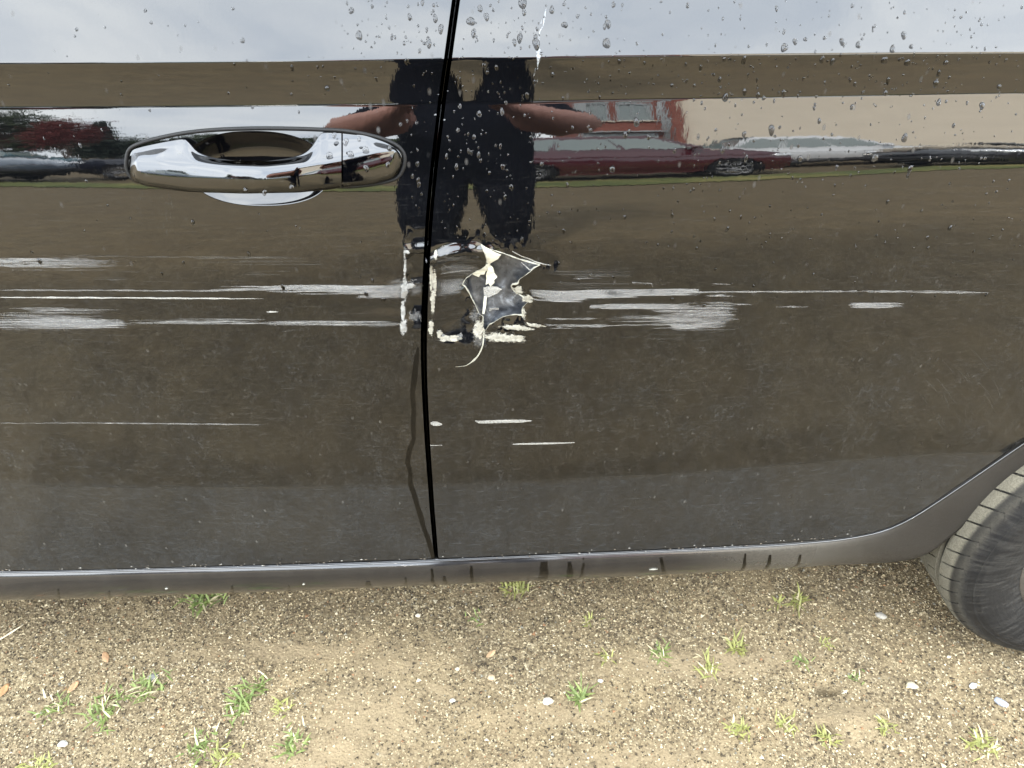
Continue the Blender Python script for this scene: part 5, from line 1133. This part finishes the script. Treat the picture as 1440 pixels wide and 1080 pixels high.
def broad_tree(name, x, y, h, r, mat, label, group=None, n=3600, seed=0):
    g = np.random.default_rng(seed); root = empty(name, (x, y, 0)); tag(root, label, 'tree', group)
    m = MB(); m.tube([(0, 0, -.2), (.05, .02, h * .2), (.0, .08, h * .45), (.1, 0, h * .8)], [h * .028, h * .02, h * .014, h * .004], 9)
    cl = []
    for i in range(16):
        a = g.uniform(0, 6.28); e = g.uniform(.1, 1.0); q = np.array([math.cos(a) * r * .72 * math.cos(e * 1.2), math.sin(a) * r * .72 * math.cos(e * 1.2), h * .36 + h * .52 * e]); cl.append(q)
        m.tube([(0, .05, h * (.18 + .4 * e)), tuple(q * np.array([.5, .5, 1]) + np.array([0, 0, -h * .04])), tuple(q)], [h * .010, h * .006, h * .002], 6)
    m.build('trunk', M['bark'], root, True, False)
    P = np.vstack([q + g.normal(size=(n // 16, 3)) * np.array([r * .24, r * .24, h * .085]) for q in cl]); P[:, 2] = np.maximum(P[:, 2], h * .16)
    V, Fq = cards(P, r * .075, g); obj('crown', mesh_np('crown', V, Fq, [mat], False), root, False); return root
def fir(name, x, y, h, r, label, seed=0):
    g = np.random.default_rng(seed); root = empty(name, (x, y, 0)); tag(root, label, 'tree'); m = MB(); m.tube([(0, 0, -.2), (0, 0, h * .5), (0, 0, h)], [h * .022, h * .012, .02], 8); P = []
    for t in np.arange(.10, .99, .028):
        rr = r * (1 - t) ** .8 * g.uniform(.75, 1.15); k = int(5 + 6 * (1 - t)); o = g.uniform(0, 6.28)
        for j in range(k):
            a = o + j * 6.283 / k + g.normal() * .12; L = rr * g.uniform(.7, 1.15); z0 = h * t
            m.tube([(0, 0, z0), (L * math.cos(a), L * math.sin(a), z0 - .12 * L)], [.03 * h / 10, .01], 4)
            s_ = g.uniform(.12, 1, 22); P.append(np.stack([L * s_ * math.cos(a), L * s_ * math.sin(a), z0 - .12 * L * s_], 1) + g.normal(size=(22, 3)) * .08 * r * .4)
    m.build('trunk', M['bark'], root, True, False); V, Fq = cards(np.vstack(P), .28 * r * .4, g, .3); obj('crown', mesh_np('crown', V, Fq, [M['needle']], False), root, False)
broad_tree('red_leaved_tree', -17.3, -25.5, 6.9, 1.7, M['leaf_red'], 'red leaved tree beyond the slate blue car', seed=1, n=5200)
fir('fir_tree', -27.6, -45, 11.5, 3.0, 'dark fir standing clear against the sky right of the red leaved tree', 3)
GT = 'dark trees along the far edge of the lot'
broad_tree('broad_tree', -21.6, -27, 9.2, 2.9, M['leaf_green'], 'tall dark tree standing left of the red leaved tree', GT, seed=4)
for i, (x, y, h, r, lb) in enumerate([(-36, -56, 8.5, 6, 'low round tree behind the dark fir'), (-26, -62, 9.5, 5.5, 'round topped tree right of the dark fir'), (-15, -66, 7.5, 6, 'wide low tree behind the navy car'), (-44, -50, 8, 6, 'bushy tree left behind the dark fir'), (-4, -64, 8, 6, 'distant tree straight behind the silver saloon'), (-31, -64, 7, 6, 'low tree between the fir and the round topped tree')]):
    broad_tree('broad_tree', x, y, h, r, M['leaf_green'], lb, GT, 2600, 20 + i)

# ------------------------------------------------------------------ the photographer
def skin_figure(name, joints, bones, levels=1):
    keys = list(joints); me = bpy.data.meshes.new(name); me.from_pydata([joints[k][0] for k in keys], [(keys.index(a), keys.index(b)) for a, b in bones], []); o = bpy.data.objects.new(name, me); col.objects.link(o)
    md = o.modifiers.new('skin', 'SKIN'); md.use_smooth_shade = True
    for i, k in enumerate(keys):
        r = joints[k][1]; sv = me.skin_vertices[0].data[i]; sv.radius = (r, r) if np.isscalar(r) else r; sv.use_root = (i == 0)
    sd = o.modifiers.new('subdivision', 'SUBSURF'); sd.levels = levels; sd.render_levels = levels
    dg = bpy.context.evaluated_depsgraph_get(); m2 = bpy.data.meshes.new_from_object(o.evaluated_get(dg)); o.modifiers.clear(); o.data = m2; m2.name = name
    for p in m2.polygons: p.use_smooth = True
    return o
fw = Vector((-CM[:, 2]).tolist()); rt = Vector(CM[:, 0].tolist()); up = Vector(CM[:, 1].tolist())
pc = Vector(CAM) - fw * .011 + rt * -.050 - up * .018
J = {'pelvis': ((-.03, -1.27, .90), (.215, .135)), 'waist': ((-.03, -1.255, 1.06), (.195, .13)), 'chest': ((-.03, -1.22, 1.25), (.19, .135)), 'neckbase': ((-.03, -1.165, 1.39), (.085, .075)), 'neck': ((-.03, -1.13, 1.445), .052), 'skull': ((-.03, -1.085, 1.515), (.078, .088)), 'crown': ((-.03, -1.075, 1.575), (.066, .078)), 'chin': ((-.03, -1.02, 1.475), .036),
     'hip_l': ((-.12, -1.275, .83), .118), 'thigh_l': ((-.135, -1.255, .64), .118), 'knee_l': ((-.145, -1.245, .47), .108), 'calf_l': ((-.155, -1.30, .29), .10), 'ankle_l': ((-.165, -1.345, .095), .075), 'heel_l': ((-.165, -1.37, .045), .04), 'toe_l': ((-.19, -1.17, .035), (.042, .030)),
     'hip_r': ((.06, -1.275, .83), .118), 'thigh_r': ((.075, -1.24, .64), .098), 'knee_r': ((.085, -1.225, .47), .082), 'calf_r': ((.09, -1.28, .29), .078), 'ankle_r': ((.095, -1.325, .095), .062), 'heel_r': ((.095, -1.35, .045), .04), 'toe_r': ((.115, -1.15, .035), (.042, .030)),
     'sh_l': ((-.205, -1.185, 1.345), .068), 'up_l': ((-.27, -1.12, 1.22), .085), 'el_l': ((-.295, -1.03, 1.11), .105), 'fa_l': ((-.235, -.92, 1.13), .115), 'wr_l': ((-.185, -.80, 1.165), .058),
     'sh_r': ((.145, -1.185, 1.345), .068), 'up_r': ((.21, -1.12, 1.22), .085), 'el_r': ((.235, -1.03, 1.11), .105), 'fa_r': ((.175, -.92, 1.13), .115), 'wr_r': ((.105, -.79, 1.165), .058)}
Bn = [('pelvis', 'waist'), ('waist', 'chest'), ('chest', 'neckbase'), ('neckbase', 'neck'), ('neck', 'skull'), ('skull', 'crown'), ('skull', 'chin')]
for s_ in 'lr':
    Bn += [('pelvis', 'hip_' + s_), ('hip_' + s_, 'thigh_' + s_), ('thigh_' + s_, 'knee_' + s_), ('knee_' + s_, 'calf_' + s_), ('calf_' + s_, 'ankle_' + s_), ('ankle_' + s_, 'heel_' + s_), ('ankle_' + s_, 'toe_' + s_), ('chest', 'sh_' + s_), ('sh_' + s_, 'up_' + s_), ('up_' + s_, 'el_' + s_), ('el_' + s_, 'fa_' + s_), ('fa_' + s_, 'wr_' + s_)]
    sg = -1 if s_ == 'l' else 1
    end = pc + rt * (sg * .076); w = Vector(J['wr_' + s_][0]); kn = end - fw * .030 - up * .020
    pb = w.lerp(kn, .55); J['palm_' + s_] = (tuple(pb), (.030, .020)); Bn.append(('wr_' + s_, 'palm_' + s_))
    for f_, (ofs, L) in enumerate(((.030, .040), (.010, .043), (-.010, .040), (-.028, .032))):
        k0 = kn + up * (ofs * .9) + rt * (sg * .012); k1 = k0.lerp(end + up * ofs + rt * (sg * .012), .7); k2 = end + fw * .0035 + up * ofs * .95 - rt * (sg * (.006 if s_ == 'l' else -.002)); 
        J[f'k{f_}_' + s_] = (tuple(k0), .0105); J[f'm{f_}_' + s_] = (tuple(k1), .0088); J[f't{f_}_' + s_] = (tuple(k2), .0072); Bn += [('palm_' + s_, f'k{f_}_' + s_), (f'k{f_}_' + s_, f'm{f_}_' + s_), (f'm{f_}_' + s_, f't{f_}_' + s_)]
    t0 = pb.lerp(end, .4) - rt * (sg * .022); t1 = end - fw * .018 - rt * (sg * .024) - up * .014
    J['th_' + s_] = (tuple(t0), .0125); J['tt_' + s_] = (tuple(t1), .009); Bn += [('palm_' + s_, 'th_' + s_), ('th_' + s_, 'tt_' + s_)]
person = skin_figure('person', J, Bn, 1)
M['cloth'] = plain('dark_navy_clothing', (.007, .008, .013), .95, 0, 1.12, var=.4, scale=60, bump=.4); M['skin'] = plain('skin', (.38, .19, .145), .6, var=.1, scale=30); M['hair'] = plain('dark_hair', (.02, .014, .01), .5); M['shoe'] = plain('dark_shoe', (.02, .02, .022), .6)
for m_ in ('cloth', 'skin', 'shoe'): person.data.materials.append(M[m_])
for p in person.data.polygons:
    c = p.center; mi = 0
    if c.z > 1.425 and c.y > -1.19: mi = 1
    if c.z < 1.30 and c.y > -.965 and c.z > 1.0: mi = 1
    if c.z < .10: mi = 2
    p.material_index = mi
tag(person, 'person in dark navy clothes with bare forearms holding up a phone', 'person')
bm = bmesh.new(); bmesh.ops.create_uvsphere(bm, u_segments=20, v_segments=12, radius=1)
bmesh.ops.delete(bm, geom=[v for v in bm.verts if v.co.z < -.45 or (v.co.y > .45 and v.co.z < .35)], context='VERTS')
for v in bm.verts: v.co = Vector((-.03 + v.co.x * .086, -1.088 + v.co.y * .098, 1.555 + v.co.z * .088)) + Vector((float(vnoise(v.co.x * 5, v.co.y * 5, v.co.z * 5)) * .008,) * 3)
me = bpy.data.meshes.new('hair'); bm.to_mesh(me); bm.free(); me.materials.append(M['hair']); hr = obj('hair', me); hr.parent = person
for sx_ in (-.03, .03):
    e = MB(); e.lathe([(0.001, -.011), (.008, -.008), (.011, 0), (.008, .008), (.001, .011)], (-.03 + sx_, -1.003, 1.525), 12); ob_ = e.build('eye', plain('eye', (.6, .58, .55), .2), None, True); ob_.parent = person
    e = MB(); e.tube([(-.03 + sx_ * 2.9, -1.10, 1.545), (-.03 + sx_ * 3.05, -1.095, 1.52), (-.03 + sx_ * 2.85, -1.085, 1.495)], [.008, .013, .007], 6); ob_ = e.build('ear', M['skin'], None, True); ob_.parent = person
e = MB(); e.tube([(-.03, -1.003, 1.53), (-.03, -.982, 1.50), (-.03, -1.0, 1.492)], [.006, .012, .010], 8); ob_ = e.build('nose', M['skin'], None, True); ob_.parent = person
e = MB(); e.tube([(-.052, -.995, 1.472), (-.03, -.985, 1.470), (-.008, -.995, 1.472)], [.003, .006, .003], 6); ob_ = e.build('mouth', plain('lips', (.36, .13, .11), .5), None, True); ob_.parent = person
e = MB(); e.box((0, 0, 0), (.147, .0715, .008), bev=.003); ph = e.build('phone', M['trim'], None, False); ph.matrix_world = Matrix.Translation(pc) @ Matrix(CM.tolist()).to_4x4()
tag(ph, 'black phone held up level by the person in navy', 'phone')
e = MB(); e.box((0, 0, -.0043), (.138, .064, .0008), bev=.0002); sc_ = e.build('screen', plain('phone_screen', (.02, .02, .022), .05), None); sc_.parent = ph; sc_.location = (0, 0, .0086)
